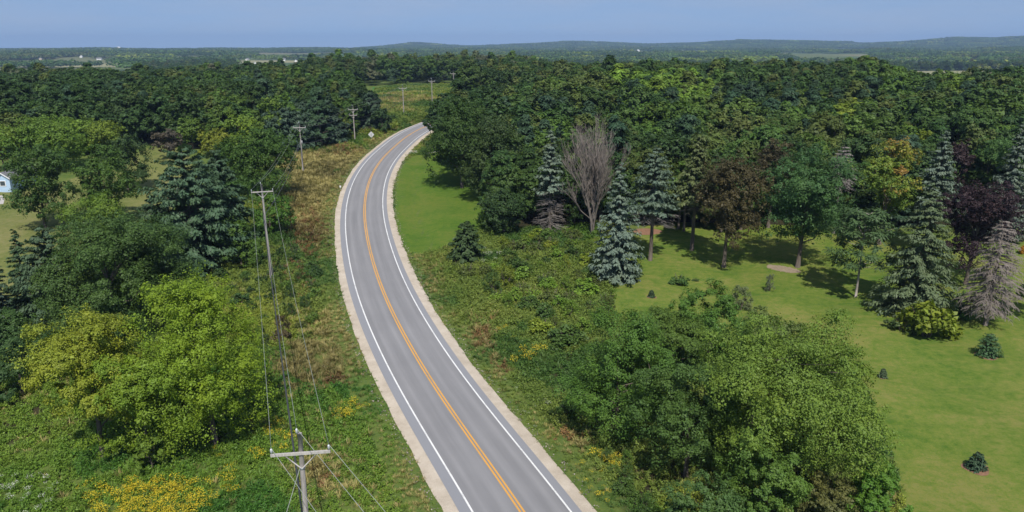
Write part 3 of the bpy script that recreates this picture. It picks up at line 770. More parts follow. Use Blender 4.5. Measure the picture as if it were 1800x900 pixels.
tree_bl(8,300,222,70,(.14,.205,.028),'yellow-green tree at the frame edge above the house',55,cb=.02)
tree_pi(500,262,188,110,(.058,.10,.066),'dark pine left of the third power pole',56,cb=.0,group='pine row above the verge')
tree_pi(566,250,172,92,(.055,.095,.062),'dark tall pine between third and fourth power poles',57,'the pine row',cb=.0,group='pine row above the verge')
tree_pi(652,224,162,62,(.052,.09,.056),'dark pine right of the fourth power pole',58,cb=.0,group='pine row above the verge')
tree_pi(535,240,178,80,(.062,.105,.068),'blue-green pine in the row just behind the third pole',59,cb=.0,group='pine row above the verge')
tree_bl(602,246,190,34,(0.093,0.128,0.024),'olive tree with yellow leaves in front of the pine row',60,cb=.02)
tree_bl(672,232,192,40,(0.045,0.088,0.030),'dark bushy tree ending the forest by the diamond sign',61,cb=.0)
tree_bl(232,226,162,50,(0.155,0.226,0.023),'bright lime tree standing out in the dark far forest',62,cb=.03)
tree_bl(378,276,226,58,(0.168,0.201,0.023),'yellow-green tree beside the small lawn and brown tree',63,cb=.02)
tree_bl(412,246,190,62,(.115,.185,.028),'fresh green round tree in the forest above the white pine',64,cb=.02)

tree_bl(425,270,194,72,(.15,.235,.03),'sunlit yellow-green tree in the forest edge above the white pine',151,cb=.02)
tree_bl(340,262,206,58,(.095,.165,.028),'fresh green tree behind the small brown tree at the forest edge',152,cb=.02)
tree_bl(482,262,168,58,(.115,.19,.03),'light green tree rising behind the dense tree by the second pole',153,cb=.02)
tree_bl(132,272,206,86,(.14,.225,.03),'bright yellow-green tree at the forest edge above the maples',154,cb=.02)
tree_bl(60,268,208,76,(.105,.18,.028),'green sunlit tree at the forest edge behind the blue house',155,cb=.02)
# right of the road
tree_bl(812,330,172,150,(0.044,0.088,0.018),'huge dark tree at the bend hiding the road',71,'the huge tree at the bend',cb=.0,nl=12,foot=.7)
tree_bl(868,352,205,120,(0.048,0.082,0.024),'dark tree behind the huge bend tree beside the lush lawn',72,cb=.0)
tree_bl(886,414,330,92,(0.039,0.078,0.024),'dark low tree at the far corner of the lush lawn',73,cb=.06)
tree_bl(858,402,346,52,(0.080,0.146,0.021),'light green bush tree at the lush lawn edge',74,cb=.0)
tree_sp(820,458,388,64,(0.054,0.094,0.035),'squat dense dark conifer at the corner of the lush lawn',75,'the squat conifer',nb=12,gap=.02,lev=20,pw=.6,droop=.1)
tree_sp(966,412,228,66,T['silver'],'silver-blue spruce with dead brown lower boughs left of the bare tree',76,'the half-dead blue spruce',bare_to=.42,droop=.22,pw=.72,nb=10,spl=54,group='blue spruces')
x,y,z,H,W,dep = spot(1040,412,212,105)
build_tree('dead_tree', bare_tree('bare', 5, H, W, DEAD_BROWN), (x,y,z), .4, (1,1,1), None, 'tall bare dead tree with many grey upright branches'); NAMED.append((1040,dep,'the bare dead tree')); OCC.append((x,y,W*.35))
tree_sp(1083,492,290,92,(.145,.20,.16),'broad silver-blue spruce at the lawn corner in front of the bare tree',78,'the broad blue spruce',droop=.3,group='blue spruces',cb=.03,gap=.06,pw=.74,nb=10,spl=54)
tree_sp(1143,458,258,92,(0.113,0.163,0.119),'blue-green spruce with a tall clear trunk beside the mulch bed',79,'the clear-trunked spruce',cb=.34,droop=.12,group='blue spruces',bare_to=.46,gap=.08,pw=.6)
tree_sp(1216,440,238,78,(0.117,0.149,0.061),'yellowish green spruce with a thin trunk left of the bronze maple',80,cb=.38,bare_to=.44,droop=.2)
tree_bl(1272,470,278,130,(0.066,0.058,0.024),'bronze-brown maple on a clear trunk over the lawn',81,'the bronze maple',cb=.12,nl=11)
tree_bl(1350,400,246,88,(0.069,0.061,0.030),'bronze-brown maple further back behind the green oak',82,cb=.2)
tree_bl(1402,470,262,165,(0.057,0.125,0.040),'broad green oak on a clear trunk right of the bronze maple',83,'the broad oak',cb=.15,nl=12)
tree_bl(1545,430,248,112,None,'maple turning yellow and orange behind the twin-trunked pine',84,'the turning maple',cb=.1,mat=LEAF_MAPLE,autumn=True)
tree_pi(1504,522,366,125,(0.066,0.116,0.043),'thin-crowned pine with pale twin trunk on the lawn',85,'the twin-trunked pine',cb=.34,trunk_mat=BARK_PALE,ncl=85,lpc=80,conic=.32,tiers=5,twin=True)
tree_sp(1606,548,322,145,(.115,.16,.082),'tall drooping grey-green spruce on the lawn with full skirt',86,'the tall drooping spruce',droop=.45,lev=40,nb=12,gap=.04,cb=.02,pw=.78,spl=60)
x,y,z,H,W,dep = spot(1732,572,386,108)
build_tree('dead_spruce', dead_spruce('dead', 9, H, W, DEAD_BROWN), (x,y,z), 0, (1,1,1), None, 'dead brown spruce with bent top beside the drooping spruce'); NAMED.append((1732,dep,'the dead brown spruce')); OCC.append((x,y,W*.4))
tree_bl(1697,500,318,140,(.034,.020,.026),'dark purple-leaved maple behind the dead brown spruce',88,'the purple maple',cb=.04)
tree_bl(1662,390,246,66,(.036,.022,.024),'purple-leaved tree behind the small blue spruce',89,cb=.15)
tree_sp(1630,440,228,82,(.14,.19,.15),'silver-blue spruce behind the tall drooping spruce',90,droop=.3,group='blue spruces',cb=.3)
tree_sp(1760,420,218,90,(0.129,0.171,0.139),'silver-blue spruce in the forest edge above the purple maple',91,droop=.3,group='blue spruces')
tree_bl(1768,405,240,120,(0.069,0.142,0.040),'fresh green tree at the frame edge behind the dead brown spruce',92,cb=.1)
tree_bl(1618,330,230,52,(0.155,0.213,0.023),'small lime tree above the turning maple',93,cb=.1)
tree_bl(1716,340,236,48,(0.129,0.189,0.025),'small lime tree between blue spruce and purple maple',94,cb=.1)
tree_bl(1815,560,425,80,(0.045,0.085,0.030),'dark tree at the frame edge beside the dead brown spruce',95,cb=.05)
x,y,z,H,W,dep = spot(1466,410,255,62)
build_tree('dead_tree', dead_spruce('snag', 21, H, W, DEAD_GREY, lev=14, cb=.5), (x,y,z), 1, (1,1,1), None, 'grey dead snag with bare top behind the broad oak'); OCC.append((x,y,2))

# shrubs and small plants standing alone
SHR = [shrub_mesh('shrub_%s' % k, 100+i, ncl=n, lpc=l, leaf=s, tall=t, spiky=q) for i, (k, n, l, s, t, q) in enumerate([('round',30,60,.15,.9,False),('loose',22,50,.17,1.1,False),('low',24,50,.16,.65,False),('upright',26,60,.14,1.4,True)])]
STEM = stems_mesh('shrub_stems', 7)
def shrub(px, py, wpx, hpx, tint, label, k=0, group=None, name='shrub', cat='shrub'):
    x, y, z = gp(px, py); _, _, dep = project(x, y, z); w = wpx*dep/FOC; h = hpx*dep/FOC
    o = empty(name, (x,y,z), rngN.uniform(0,6)); o.scale = (w/2.3, w/2.3, h/1.75); tag(o, label, cat, group)
    c = link('foliage', SHR[k], o); c.color = (*tint, 1); link('stems', STEM, o); OCC.append((x,y,w*.3)); return o
def mini_spruce(px, py, yt, w, tint, label, seed, mulch=True, dense=False, wide=1.0):
    x, y, z, H, W, dep = spot(px, py, yt, w)
    ms = spruce('young', seed, H, W, cb=.02, lev=14 if not dense else 18, nb=9 if not dense else 13, spl=22, leaf=.16, droop=.08, gap=.03, pw=.8 if not dense else .45)
    o = build_tree('young_spruce', ms, (x,y,z), 0, (1,1,1), tint, label); 
    if mulch:
        a = np.linspace(0,2*math.pi,26)[:-1]; rr = W*.62*wide*(1+.12*np.sin(a*3+seed))
        P = np.c_[x+rr*np.cos(a), y+rr*np.sin(a)]
        tag(sheet('mulch_bed', P, .12, .045, MULCH), kind='structure')
    return o
mini_spruce(1716,824,795,34,(0.045,0.088,0.049),'tiny spruce in a red mulch ring on the open lawn',201)
mini_spruce(1735,626,586,42,(0.063,0.131,0.054),'dense rounded young conifer on the lawn beside the dead spruce',202,dense=True,wide=.7)
mini_spruce(1551,664,648,13,(0.068,0.106,0.054),'tiny spruce half hidden at the thicket side of the lawn',203)
mini_spruce(1145,522,510,14,(0.045,0.078,0.040),'tiny seedling conifer in mulch near the broad blue spruce',204)
shrub(1193,500,38,26,(0.068,0.135,0.034),'lone round green bush on the lawn before the bronze maple',2)
shrub(1222,494,14,8,(0.075,0.128,0.040),'tiny low plant beside the lone round bush',2)
shrub(1352,512,20,28,(0.129,0.159,0.104),'thin pale grey-green sapling on open lawn below the broad oak',3)
shrub(1300,545,45,40,(0.128,0.163,0.081),'grey-green willowy shrub at the back of the thicket',3)
shrub(1628,592,100,82,(0.162,0.213,0.025),'yellow-green bush under the tall drooping spruce',0)
shrub(1585,582,60,34,(0.068,0.106,0.034),'dark low bush left of the yellow-green bush under the spruce',2)
shrub(1690,560,40,30,(0.065,0.146,0.029),'fresh green bush between the drooping and dead spruces',1)
shrub(1797,446,18,20,(.34,.17,.02),'orange flowering shrub at the frame edge behind the dead spruce',0)
shrub(1105,486,70,40,(0.083,0.135,0.040),'green bush under the skirt of the broad blue spruce',2)
MB_ = poly_smooth(poly_px([(1110,404),(1135,401),(1162,404),(1166,410),(1140,414),(1115,412)]))
tag(sheet('mulch_bed', MB_, .3, .05, MULCH), kind='structure')

# ------------------------------------------------------------------ scattered shrubs of the two verges
rng = np.random.default_rng(2024)
def fbm(x, y, sd):
    r = np.random.default_rng(sd); v = np.zeros(np.shape(x))
    for k in range(5):
        f = 1.7**k; a = r.uniform(0,6.28,4); v += (np.sin(x*f*.0062+a[0]+1.7*np.sin(y*f*.0041+a[1]))+np.sin(y*f*.0055+a[2]+1.5*np.sin(x*f*.0047+a[3])))/f**.8
    return v
def poisson(P, n, dmin, occ=None):
    lo, hi = P.min(0), P.max(0); K = []; occ = occ if occ is not None else []
    for q in rng.uniform(lo, hi, (n,2)):
        if not inside(P, *q): continue
        if any((q[0]-a)**2+(q[1]-b)**2 < dmin**2 for a, b in K[-400:]): continue
        if any((q[0]-a)**2+(q[1]-b)**2 < (r+dmin*.25)**2 for a, b, r in occ): continue
        K.append((q[0], q[1]))
    return K
def nearest_mark(px, dep):
    best = min(NAMED, key=lambda m: ((m[0]-px)/90)**2+(abs(math.log(m[1]/dep))*2.2)**2)
    return best
SIDE = lambda px, m: ('left of ' if px < m[0]-14 else 'right of ' if px > m[0]+14 else '')
USED = {}
ITEMS = []       # (object, base label words, px) to be finished with places where needed

SCR_R = poly_px([(850,470),(900,420),(1000,405),(1040,440),(1045,500),(1100,540),(1070,560),(980,620),(920,560),(860,520),(800,465)])
SCR_L = poly_px([(430,420),(505,380),(520,440),(560,480),(560,560),(520,590),(470,640),(440,560),(380,500),(390,450)])
SCR_B = poly_px([(975,745),(1010,700),(1060,760),(1130,790),(1190,860),(1260,960),(1150,960),(1060,840)])
SCR_H = poly_px([(672,212),(700,188),(745,178),(770,185),(735,200),(700,212)])
SCR_M = poly_px([(545,262),(600,250),(640,240),(660,228),(640,232),(560,256),(535,270)])
cntS = 0
TS_R = [('olive',3),('green',2),('bright',2),('mid',2),('lime',1)]
TS_L = [('dark',3),('mid',3),('green',2),('brown',1),('olive',1)]
def pick(ws):
    k = [a for a, b in ws for _ in range(b)]; return k[rng.integers(len(k))]
PLACES = []
for P, n, d, ws, place, hr in ((SCR_R, 900, 2.3, TS_R, 'scrub right of the road', (1.2,2.8)), (SCR_L, 900, 2.2, TS_L, 'scrub under the power line', (1.0,2.2)),
                        (SCR_B, 300, 1.5, [('mid',2),('dark',2),('green',2)], 'verge below the roadside thicket', (.9,1.9)), (SCR_H, 500, 4.5, TS_R, 'grassy rise beyond the bend', (1.2,2.6)), (SCR_M, 400, 3, TS_L, 'verge below the pine row', (1,2.2))):
    for (x, y) in poisson(P, n, d, OCC):
        if abs(road_dist(x, y)[0][0]) < 8.5: continue
        z = h_at(x, y); px, py, dep = project(x, y, z)
        tn = pick(ws); k = int(rng.integers(4)); h = rng.uniform(*hr); w = h*rng.uniform(1.1,1.7)*(.7 if k == 3 else 1)
        o = empty('shrub', (x,y,z-.05), rng.uniform(0,6.28)); o.scale = (w/2.2,w/2.2,h/1.7)
        c = link('foliage', SHR[k], o); c.color = (*jig(T[tn], rng, .12), 1); link('stems', STEM, o)
        o['category'] = 'shrub'; o['group'] = 'shrubs in the ' + place
        size = 'large' if h > hr[0]*.3+hr[1]*.7 else 'small' if h < hr[0]*.7+hr[1]*.3 else 'middling'
        ITEMS.append((o, f'{size} {WORD[tn]} shrub', 'in the ' + place, float(px), float(dep))); cntS += 1

# ------------------------------------------------------------------ forest trees
VB = [broadleaf('forest_%d' % i, 300+i, 15, w, cb=c, nl=n, ncl=150, lpc=115, leaf=.34, rc=.095, nr=.26, spread=.56, irregular=.15) for i, (w, c, n) in enumerate([(11,.12,9),(10,.15,8),(12.5,.1,10),(9,.12,8),(11.5,.16,9),(10.5,.08,10),(13,.12,11)])]
VP = [pine('forest_pine_%d' % i, 350+i, 17, w, cb=.08, tiers=9, ncl=120, lpc=90, leaf=.55, conic=c) for i, (w, c) in enumerate([(7.5,.8),(8.5,.7),(7,.9)])]
VS = [spruce('forest_spruce_%d' % i, 370+i, 17, w, cb=.03, lev=24, nb=9, spl=26, leaf=.5, droop=.25)[:2] for i, w in enumerate((6.5,7.5))]
def tint_at(px, py, right):
    """which foliage colour grows where, as seen in the woods"""
    r = rng.random()
    if right:
        for (cx, cy, sx_, sy_, nm, p) in ((1170,150,90,18,'bright',.7),(1190,190,80,24,'green',.5),(1480,170,60,20,'lime',.12),(960,215,60,30,'green',.4),(1500,180,120,40,'green',.3),(1080,190,50,30,'mid',.7),(1300,200,70,40,'mid',.6),(1600,140,80,18,'green',.7),(1655,150,60,14,'bright',.5),(1420,215,70,25,'olive',.6),(1000,140,60,15,'olive',.6),(1560,205,60,25,'green',.6),(1720,190,70,25,'green',.5),(830,190,50,40,'dark',.7)):
            if abs(px-cx) < sx_ and abs(py-cy) < sy_ and r < p: return nm
        return pick([('dark',7),('mid',7),('olive',5),('green',2)])
    for (cx, cy, sx_, sy_, nm, p) in ((440,205,110,22,'bright',.45),(440,205,110,22,'lime',.2),(370,190,70,20,'green',.6),(120,222,130,18,'bright',.55),(120,222,130,18,'lime',.15),(230,160,60,12,'dark',.7),(480,168,110,16,'green',.4),(560,150,60,12,'olive',.5),(60,140,140,20,'dark',.75)):
        if abs(px-cx) < sx_ and abs(py-cy) < sy_ and r < p: return nm
    return pick([('dark',7),('mid',6),('olive',3),('green',2),('bluegreen',1)])
cand = []
for P, right in ((FR, True), (FL, False)):
    for (x, y) in poisson(P, 26000, 7.7, OCC):
        px, py, dep = project(x, y, h_at(x, y)+14)
        if px < -70 or px > 1870: continue
        if abs(road_dist(x, y)[0][0]) < 13: continue
        cand.append((float(dep), x, y, float(px), float(py), right))
cand.sort()
N_IND = 300
n_b = n_c = 0; rest = []
group_of = lambda right: 'forest trees right of the road' if right else 'forest trees left of the road'
for dep, x, y, px, py, right in cand:
    tn = tint_at(px, py, right); con = rng.random()
    pineband = (right and abs(px-1330) < 260 and py < 165) or (not right and 450 < px < 680 and py < 230)
    kind = 'p' if con < (.45 if pineband else .07) else 's' if con < (.55 if pineband else .11) else 'b'
    if n_b + n_c >= 360 or (kind == 'b' and n_b >= 225):
        rest.append((x, y, tn, kind)); continue
    z = h_at(x, y); rz = rng.uniform(0,6.28)
    if kind == 'b':
        i = int(rng.integers(len(VB))); s = rng.uniform(.58,1.08)*(1 if right else .9)*(1+.05*float(fbm(x*9, y*9, 31))); ms = VB[i]; nm = 'broadleaf_tree'; n_b += 1; what = 'tree'
        sc_ = (s*rng.uniform(.85,1.12), s*rng.uniform(.85,1.12), s*rng.uniform(.85,1.1)); hh = 15*sc_[2]
    elif kind == 'p':
        i = int(rng.integers(3)); s = rng.uniform(.75,1.05); ms = VP[i]; nm = 'pine_tree'; n_c += 1; what = 'pine'; sc_ = (s*1.05,s*1.05,s); hh = 17*s
        tn = 'bluegreen' if tn not in ('dark','olive') else tn
    else:
        i = int(rng.integers(2)); s = rng.uniform(.75,1.05); ms = VS[i]; nm = 'spruce_tree'; n_c += 1; what = 'spruce'; sc_ = (s,s,s); hh = 17*s
        tn = 'bluegreen' if tn not in ('dark','olive') else tn
    o = empty(nm, (x,y,z-.1), rz); o.scale = sc_
    link('trunk', ms[0], o); c = link('crown', ms[1], o); c.color = (*jig(T[tn], rng, .14), 1)
    o['category'] = 'tree'; o['group'] = group_of(right)
    size = 'tall' if hh > 14 else 'small' if hh < 11 else ''
    shape = ('', 'narrow', 'wide')[0 if abs(sc_[0]/sc_[2]-1) < .1 else 1 if sc_[0] < sc_[2] else 2] if kind == 'b' else ''
    m = nearest_mark(px, dep); row = ('just behind ' if dep < m[1]*1.35 else 'well behind ' if dep < m[1]*2 else 'far behind ') if dep > m[1]*1.02 else 'beside '
    ITEMS.append((o, ' '.join(w for w in (size, shape, WORD[tn], what) if w), row + (m[2] or ''), px, dep))
print('shrubs', cntS, 'broadleaf', n_b, 'conifers', n_c, 'rest', len(rest))

# labels: look and place; look-alikes at one place are told apart by their order along the picture
by = {}
for it in ITEMS: by.setdefault(it[1]+' '+it[2], []).append(it)
ORD = ['leftmost','second from left','third from left','fourth from left','fifth from left','sixth from left']
for key, L in by.items():
    L.sort(key=lambda q: q[3])
    for i, it in enumerate(L):
        if len(L) == 1: it[0]['label'] = key
        elif i == len(L)-1: it[0]['label'] = 'rightmost ' + key
        elif i < len(ORD): it[0]['label'] = ORD[i] + ' ' + key
        else: it[0]['label'] = 'crowded ' + key

# ------------------------------------------------------------------ uncountable growth: points that carry small plants
def scatter(name, P, idx, rot, scl, tint, protos, label=None):
    n = len(P); me = bpy.data.meshes.new(name); me.vertices.add(n); me.vertices.foreach_set('co', np.asarray(P, np.float32).reshape(-1))
    for k, ty, v, f in (('idx','INT',idx,'value'), ('rot','FLOAT_VECTOR',rot,'vector'), ('scl','FLOAT_VECTOR',scl,'vector'), ('tint','FLOAT_COLOR',np.c_[tint, np.ones(n)],'color')):
        a = me.attributes.new(k, ty, 'POINT'); a.data.foreach_set(f, np.asarray(v, np.int32 if ty == 'INT' else np.float32).reshape(-1))
    o = link(name, me); ng = bpy.data.node_groups.new(name, 'GeometryNodeTree')
    ng.interface.new_socket('Geometry', in_out='INPUT', socket_type='NodeSocketGeometry'); ng.interface.new_socket('Geometry', in_out='OUTPUT', socket_type='NodeSocketGeometry')
    gi = ng.nodes.new('NodeGroupInput'); go_ = ng.nodes.new('NodeGroupOutput'); jn = ng.nodes.new('GeometryNodeJoinGeometry')
    def attr(nm, ty):
        a = ng.nodes.new('GeometryNodeInputNamedAttribute'); a.data_type = ty; a.inputs[0].default_value = nm; return a.outputs[0]
    ia, ra, sa = attr('idx','INT'), attr('rot','FLOAT_VECTOR'), attr('scl','FLOAT_VECTOR')
    for k, pm in enumerate(protos):
        po = bpy.data.objects.new(name+'_plant', pm)
        oi = ng.nodes.new('GeometryNodeObjectInfo'); oi.inputs[0].default_value = po; oi.inputs['As Instance'].default_value = True
        cmp_ = ng.nodes.new('FunctionNodeCompare'); cmp_.data_type = 'INT'; cmp_.operation = 'EQUAL'
        ng.links.new(ia, cmp_.inputs[2]); cmp_.inputs[3].default_value = k
        ip = ng.nodes.new('GeometryNodeInstanceOnPoints')
        ng.links.new(gi.outputs[0], ip.inputs['Points']); ng.links.new(cmp_.outputs[0], ip.inputs['Selection']); ng.links.new(oi.outputs['Geometry'], ip.inputs['Instance'])
        ng.links.new(ra, ip.inputs['Rotation']); ng.links.new(sa, ip.inputs['Scale']); ng.links.new(ip.outputs[0], jn.inputs[0])
    ng.links.new(jn.outputs[0], go_.inputs[0])
    md = o.modifiers.new('growth', 'NODES'); md.node_group = ng
    return tag(o, label, None, None, 'stuff')

def merged(name, parts):
    """one mesh out of a trunk-less crown: materials swapped to the scattered kind"""
    me = parts.copy(); me.materials.clear(); me.materials.append(LEAF_I); return me
FB_ = [broadleaf('far_%d' % i, 400+i, 15, w, cb=.1, nl=8, ncl=110, lpc=70, leaf=.5, rc=.1, nr=.24, spread=.56, irregular=.15)[1] for i, w in enumerate((11,10,12.5,13))]
FP_ = [pine('farp_%d' % i, 420+i, 17, 8, cb=.08, tiers=8, ncl=70, lpc=50, leaf=.85)[1] for i in range(2)]
PROTO_F = [merged('far_tree', m) for m in FB_+FP_]
def tints(names, jit=.15):
    C = np.array([T[n] for n in names]); n = len(C)
    return np.clip(C*rng.uniform(1-jit*1.3,1+jit*1.3,(n,1))*rng.uniform(1-jit*.4,1+jit*.4,(n,3)), 0, 1)
# rest of the two forests
if rest:
    xy = np.array([(a,b) for a,b,_,_ in rest]); n = len(xy)
    idx = np.array([rng.integers(4) if k == 'b' else 4+rng.integers(2) for *_, k in rest]); s = rng.uniform(.55,1.02,n)*np.where(xy[:,0] < -40, .84, 1)*(1+.05*fbm(xy[:,0]*9, xy[:,1]*9, 31))
    scl = np.c_[s*rng.uniform(.95,1.25,n), s*rng.uniform(.95,1.25,n), s*rng.uniform(.88,1.1,n)]
    rot = np.c_[np.zeros((n,2)), rng.uniform(0,6.28,n)]
    scatter('forest', np.c_[xy, h_at(xy[:,0], xy[:,1])-.1], idx, rot, scl, tints([q[2] for q in rest]), PROTO_F, 'deeper woodland canopy on both sides of the road')

# mid-distance and far woodland between fields
FARFIELDS = []
def far_field(px0, px1, y0, y1, mat, name='field'):
    P = poly_px([(px0,y1),(px1,y1),(px1,y0),(px0,y0)]); FARFIELDS.append(P)
    lo = P.min(0); step = max(6., float(np.max(P.max(0)-lo))/60)
    tag(sheet(name, P, step, .25, mat, hf=h_base), kind='structure')
far_field(655,705,154,163,FIELD_GREEN)
far_field(770,850,153,158,FIELD_GREEN)
far_field(-60,222,111.5,117.5,FIELD_PALE)
far_field(420,575,106.5,111,FIELD_PALE)
far_field(1605,1900,125,134,FIELD_PALE)
far_field(1180,1262,89,91.5,FIELD_PALE)
far_field(1358,1440,87,89,FIELD_PALE)
far_h = [(143,98,8,5,'w','white farmhouse above the pale field, roundest of the valley roofs'),(175,102,10,4,'w','long white farm building right of the pale field farmhouse'),(72,102,9,4,'t','pale tan house low among trees near the frame edge'),
 (312,112,14,6,'t','tan roofed house in the valley above the dark forest'),(334,111,12,5,'w','white house right of the tan roofed valley house'),(435,103,6,5,'w','small white house on the wooded slope'),(449,111,6,5,'w','small white shed at the end of the pale strip'),
 (497,104,12,6,'w','white flat long barn on the pale strip'),(520,106,7,5,'w','white house right of the flat long barn'),(545,109,11,5,'w','white gabled barn nearest the open valley'),(607,107,24,4,'w','long low white barn in front of the wooded hill'),(656,98,6,4,'w','lone white house among the dark hill trees'),
 (1122,87,6,4,'w','tiny white house on the distant ridge'),(1630,113,14,5,'w','white farm roof beside the pale valley field'),(1610,112,8,4,'w','smaller white building left of the white farm roof'),(1733,108,8,5,'w','white house above the pale valley field'),(1196,88,10,3,'t','pale clearing barn on the distant ridge')]
HOUSE_AT = np.array([ground(q[0], q[1]+3.5) for q in far_h])
def clearing(x, y, half, ahead, behind):
    k = np.ones(len(x), bool)
    for hx_, hy_ in HOUSE_AT:
        D_ = math.hypot(hx_, hy_); ux, uy = -hx_/D_, -hy_/D_; al = (x-hx_)*ux+(y-hy_)*uy; la = np.abs(-(x-hx_)*uy+(y-hy_)*ux)
        k &= ~((al > -behind) & (al < ahead) & (la < half))
    return k
def wedge(n, d0, d1):
    d = np.sqrt(rng.uniform(d0*d0, d1*d1, n)); a = R(1)*rng.uniform(-40,40,n); return d*np.sin(a), d*np.cos(a)
HILLZONE = poly_px([(640,225),(660,160),(700,153),(860,152),(880,175),(790,215),(742,228)])
x, y = wedge(26000, 470, 1600)
keep = (fbm(x, y, 3) > -1.9)
keep &= ~inside(HILLZONE, x, y)
for F in FARFIELDS: keep &= ~inside(F, x, y)
qx = CX+FOC*x/(y*cp); qd = np.hypot(x, y)
keep &= clearing(x, y, 14, 240, 12)
keep &= ~((qx > 1600) & (qd < 1500)) & ~((qx < 235) & (qd > 850)) & ~((np.abs(qx-500) < 90) & (qd > 900))
x, y = x[keep], y[keep]
bx, by_ = wedge(30000, 560, 820); bq = CX+FOC*bx/(by_*cp); kb = (bq > 545) & (bq < 960) & ~inside(HILLZONE, bx, by_)
for F in FARFIELDS: kb &= ~inside(F, bx, by_)
kb = np.nonzero(kb)[0][:420]; nb0 = len(x); x = np.r_[x, bx[kb]]; y = np.r_[y, by_[kb]]; n = len(x)
nm = np.array(['dark','mid','olive','green','greygreen','bluegreen'])[rng.choice(6, n, p=[.36,.28,.14,.1,.06,.06])]
s = rng.uniform(.7,1.15,n); s[nb0:] = rng.uniform(.95,1.35,n-nb0)
nm[nb0:] = np.array(['mid','green','olive','greygreen'])[rng.integers(0,4,n-nb0)]
scatter('far_woodland', np.c_[x, y, h_base(x, y)-.3], np.where(rng.random(n) < .85, rng.integers(0,4,n), rng.integers(4,6,n)), np.c_[np.zeros((n,2)), rng.uniform(0,6.28,n)], np.c_[s*1.15,s*1.15,s], tints(nm), PROTO_F, 'woodland across the valley beyond the forest')

def grove(seed):
    r = np.random.default_rng(seed); V, lv, cl_ = [], [], []
    for _ in range(24):
        a, q = r.uniform(0,6.28), 34*math.sqrt(r.random()); c = np.array([q*math.cos(a), q*math.sin(a), 0]); hh = r.uniform(10,17); w = r.uniform(4.2,6.5)
        d = unit(r.normal(size=(46,3))); d[:,2] = np.abs(d[:,2])*.9+.0; P = c+d*np.array([w,w,hh*.5])*r.uniform(.8,1.1,(46,1))+np.array([0,0,hh*.45])
        Nv = unit(d+r.normal(size=(46,3))*.3); V.append(rhombs(P, Nv, r, 3.6, 2.8)); lv.append(np.clip(r.normal(.5,.2,46),0,1)); cl_.append(np.full(46, r.random()*.6))
    return quad_mesh('grove', np.concatenate(V), LEAF_I, {'lv': np.concatenate(lv), 'cl': np.concatenate(cl_)})
GROVES = [grove(500+i) for i in range(4)]
x, y = wedge(15000, 1500, 8200)
d = np.hypot(x, y); keep = (fbm(x*.6, y*.45, 8) > np.where(d > 5200, -1.7, np.where(d > 3300, -.9, -.35)))
for F in FARFIELDS: keep &= ~inside(F, x, y)
qx = CX+FOC*x/(y*cp)
keep &= clearing(x, y, 52, 520, 50)
keep &= ~((qx < 235) & (d < 1800)) & ~((np.abs(qx-500) < 90) & (d < 2050))
x, y = x[keep], y[keep]; n = len(x); d = np.hypot(x, y)
s = rng.uniform(.85,1.2,n)
nm = np.array(['dark','mid','olive','green','lime'])[rng.choice(5, n, p=[.36,.28,.16,.13,.07])]
scatter('distant_woodland', np.c_[x, y, h_base(x, y)-.5], rng.integers(0,4,n), np.c_[np.zeros((n,2)), rng.uniform(0,6.28,n)], np.c_[s*1.3,s*1.3,s], tints(nm), GROVES, 'hazy wooded hills and valley along the horizon')

# verge plants: grass, leafy weeds, dry stalks, goldenrod and white flowers
def grass_tuft(seed, n=26, h=.55, w=.05, spread=.28):
    r = np.random.default_rng(seed); a = r.uniform(0,6.28,n); q = spread*np.sqrt(r.random(n)); b = np.c_[q*np.cos(a), q*np.sin(a), np.zeros(n)]
    le = unit(np.c_[np.cos(a)*r.uniform(.1,.8,n), np.sin(a)*r.uniform(.1,.8,n), np.ones(n)]); hh = h*r.uniform(.5,1.2,n)[:,None]
    sd = np.c_[-np.sin(a+r.normal(0,.6,n)), np.cos(a), np.zeros(n)]*w
    m = b+le*hh*.55; t = b+le*hh+np.c_[np.cos(a), np.sin(a), -np.ones(n)*.6]*hh*.22
    V = np.stack([b-sd*.6, m-sd*.5, t, m+sd*.5], 1)
    return quad_mesh('grass', V, LEAF_I, {'lv': np.clip(r.normal(.5,.25,n),0,1), 'cl': r.random(n)*.6})
def weed(seed, n=80, h=.62, w=.42, leaf=.12):
    r = np.random.default_rng(seed); d = unit(r.normal(size=(n,3))); d[:,2] = np.abs(d[:,2]); P = d*np.array([w,w,h])*r.uniform(.45,1.05,(n,1))
    Nv = unit(d*.4+np.array([0,0,.6])+r.normal(size=(n,3))*.4); sz = leaf*r.uniform(.6,1.4,n)
    return quad_mesh('weed', rhombs(P, Nv, r, sz*1.5, sz*.75, fold=.1), LEAF_I, {'lv': np.clip(r.normal(.5,.25,n),0,1), 'cl': r.random(n)*.7})
def flowers(seed, n=34, h=.8, w=.4, sz=.085):
    r = np.random.default_rng(seed); a = r.uniform(0,6.28,n); q = w*np.sqrt(r.random(n)); P = np.c_[q*np.cos(a), q*np.sin(a), h*r.uniform(.75,1.05,n)]
    return quad_mesh('flowers', rhombs(P, unit(np.c_[r.normal(0,.35,(n,2)), np.ones(n)]), r, sz*r.uniform(.6,1.4,n), sz*.8), LEAF_I, {'lv': np.clip(r.normal(.5,.2,n),0,1), 'cl': r.random(n)*.2})
GR = [grass_tuft(600), grass_tuft(601, 30, .7), grass_tuft(602, 22, .4, .06, .35)]
WE = [weed(610), weed(611, 90, .5, .5), weed(612, 70, .85, .35)]
FLW = [flowers(620), flowers(621, 28, .9)]
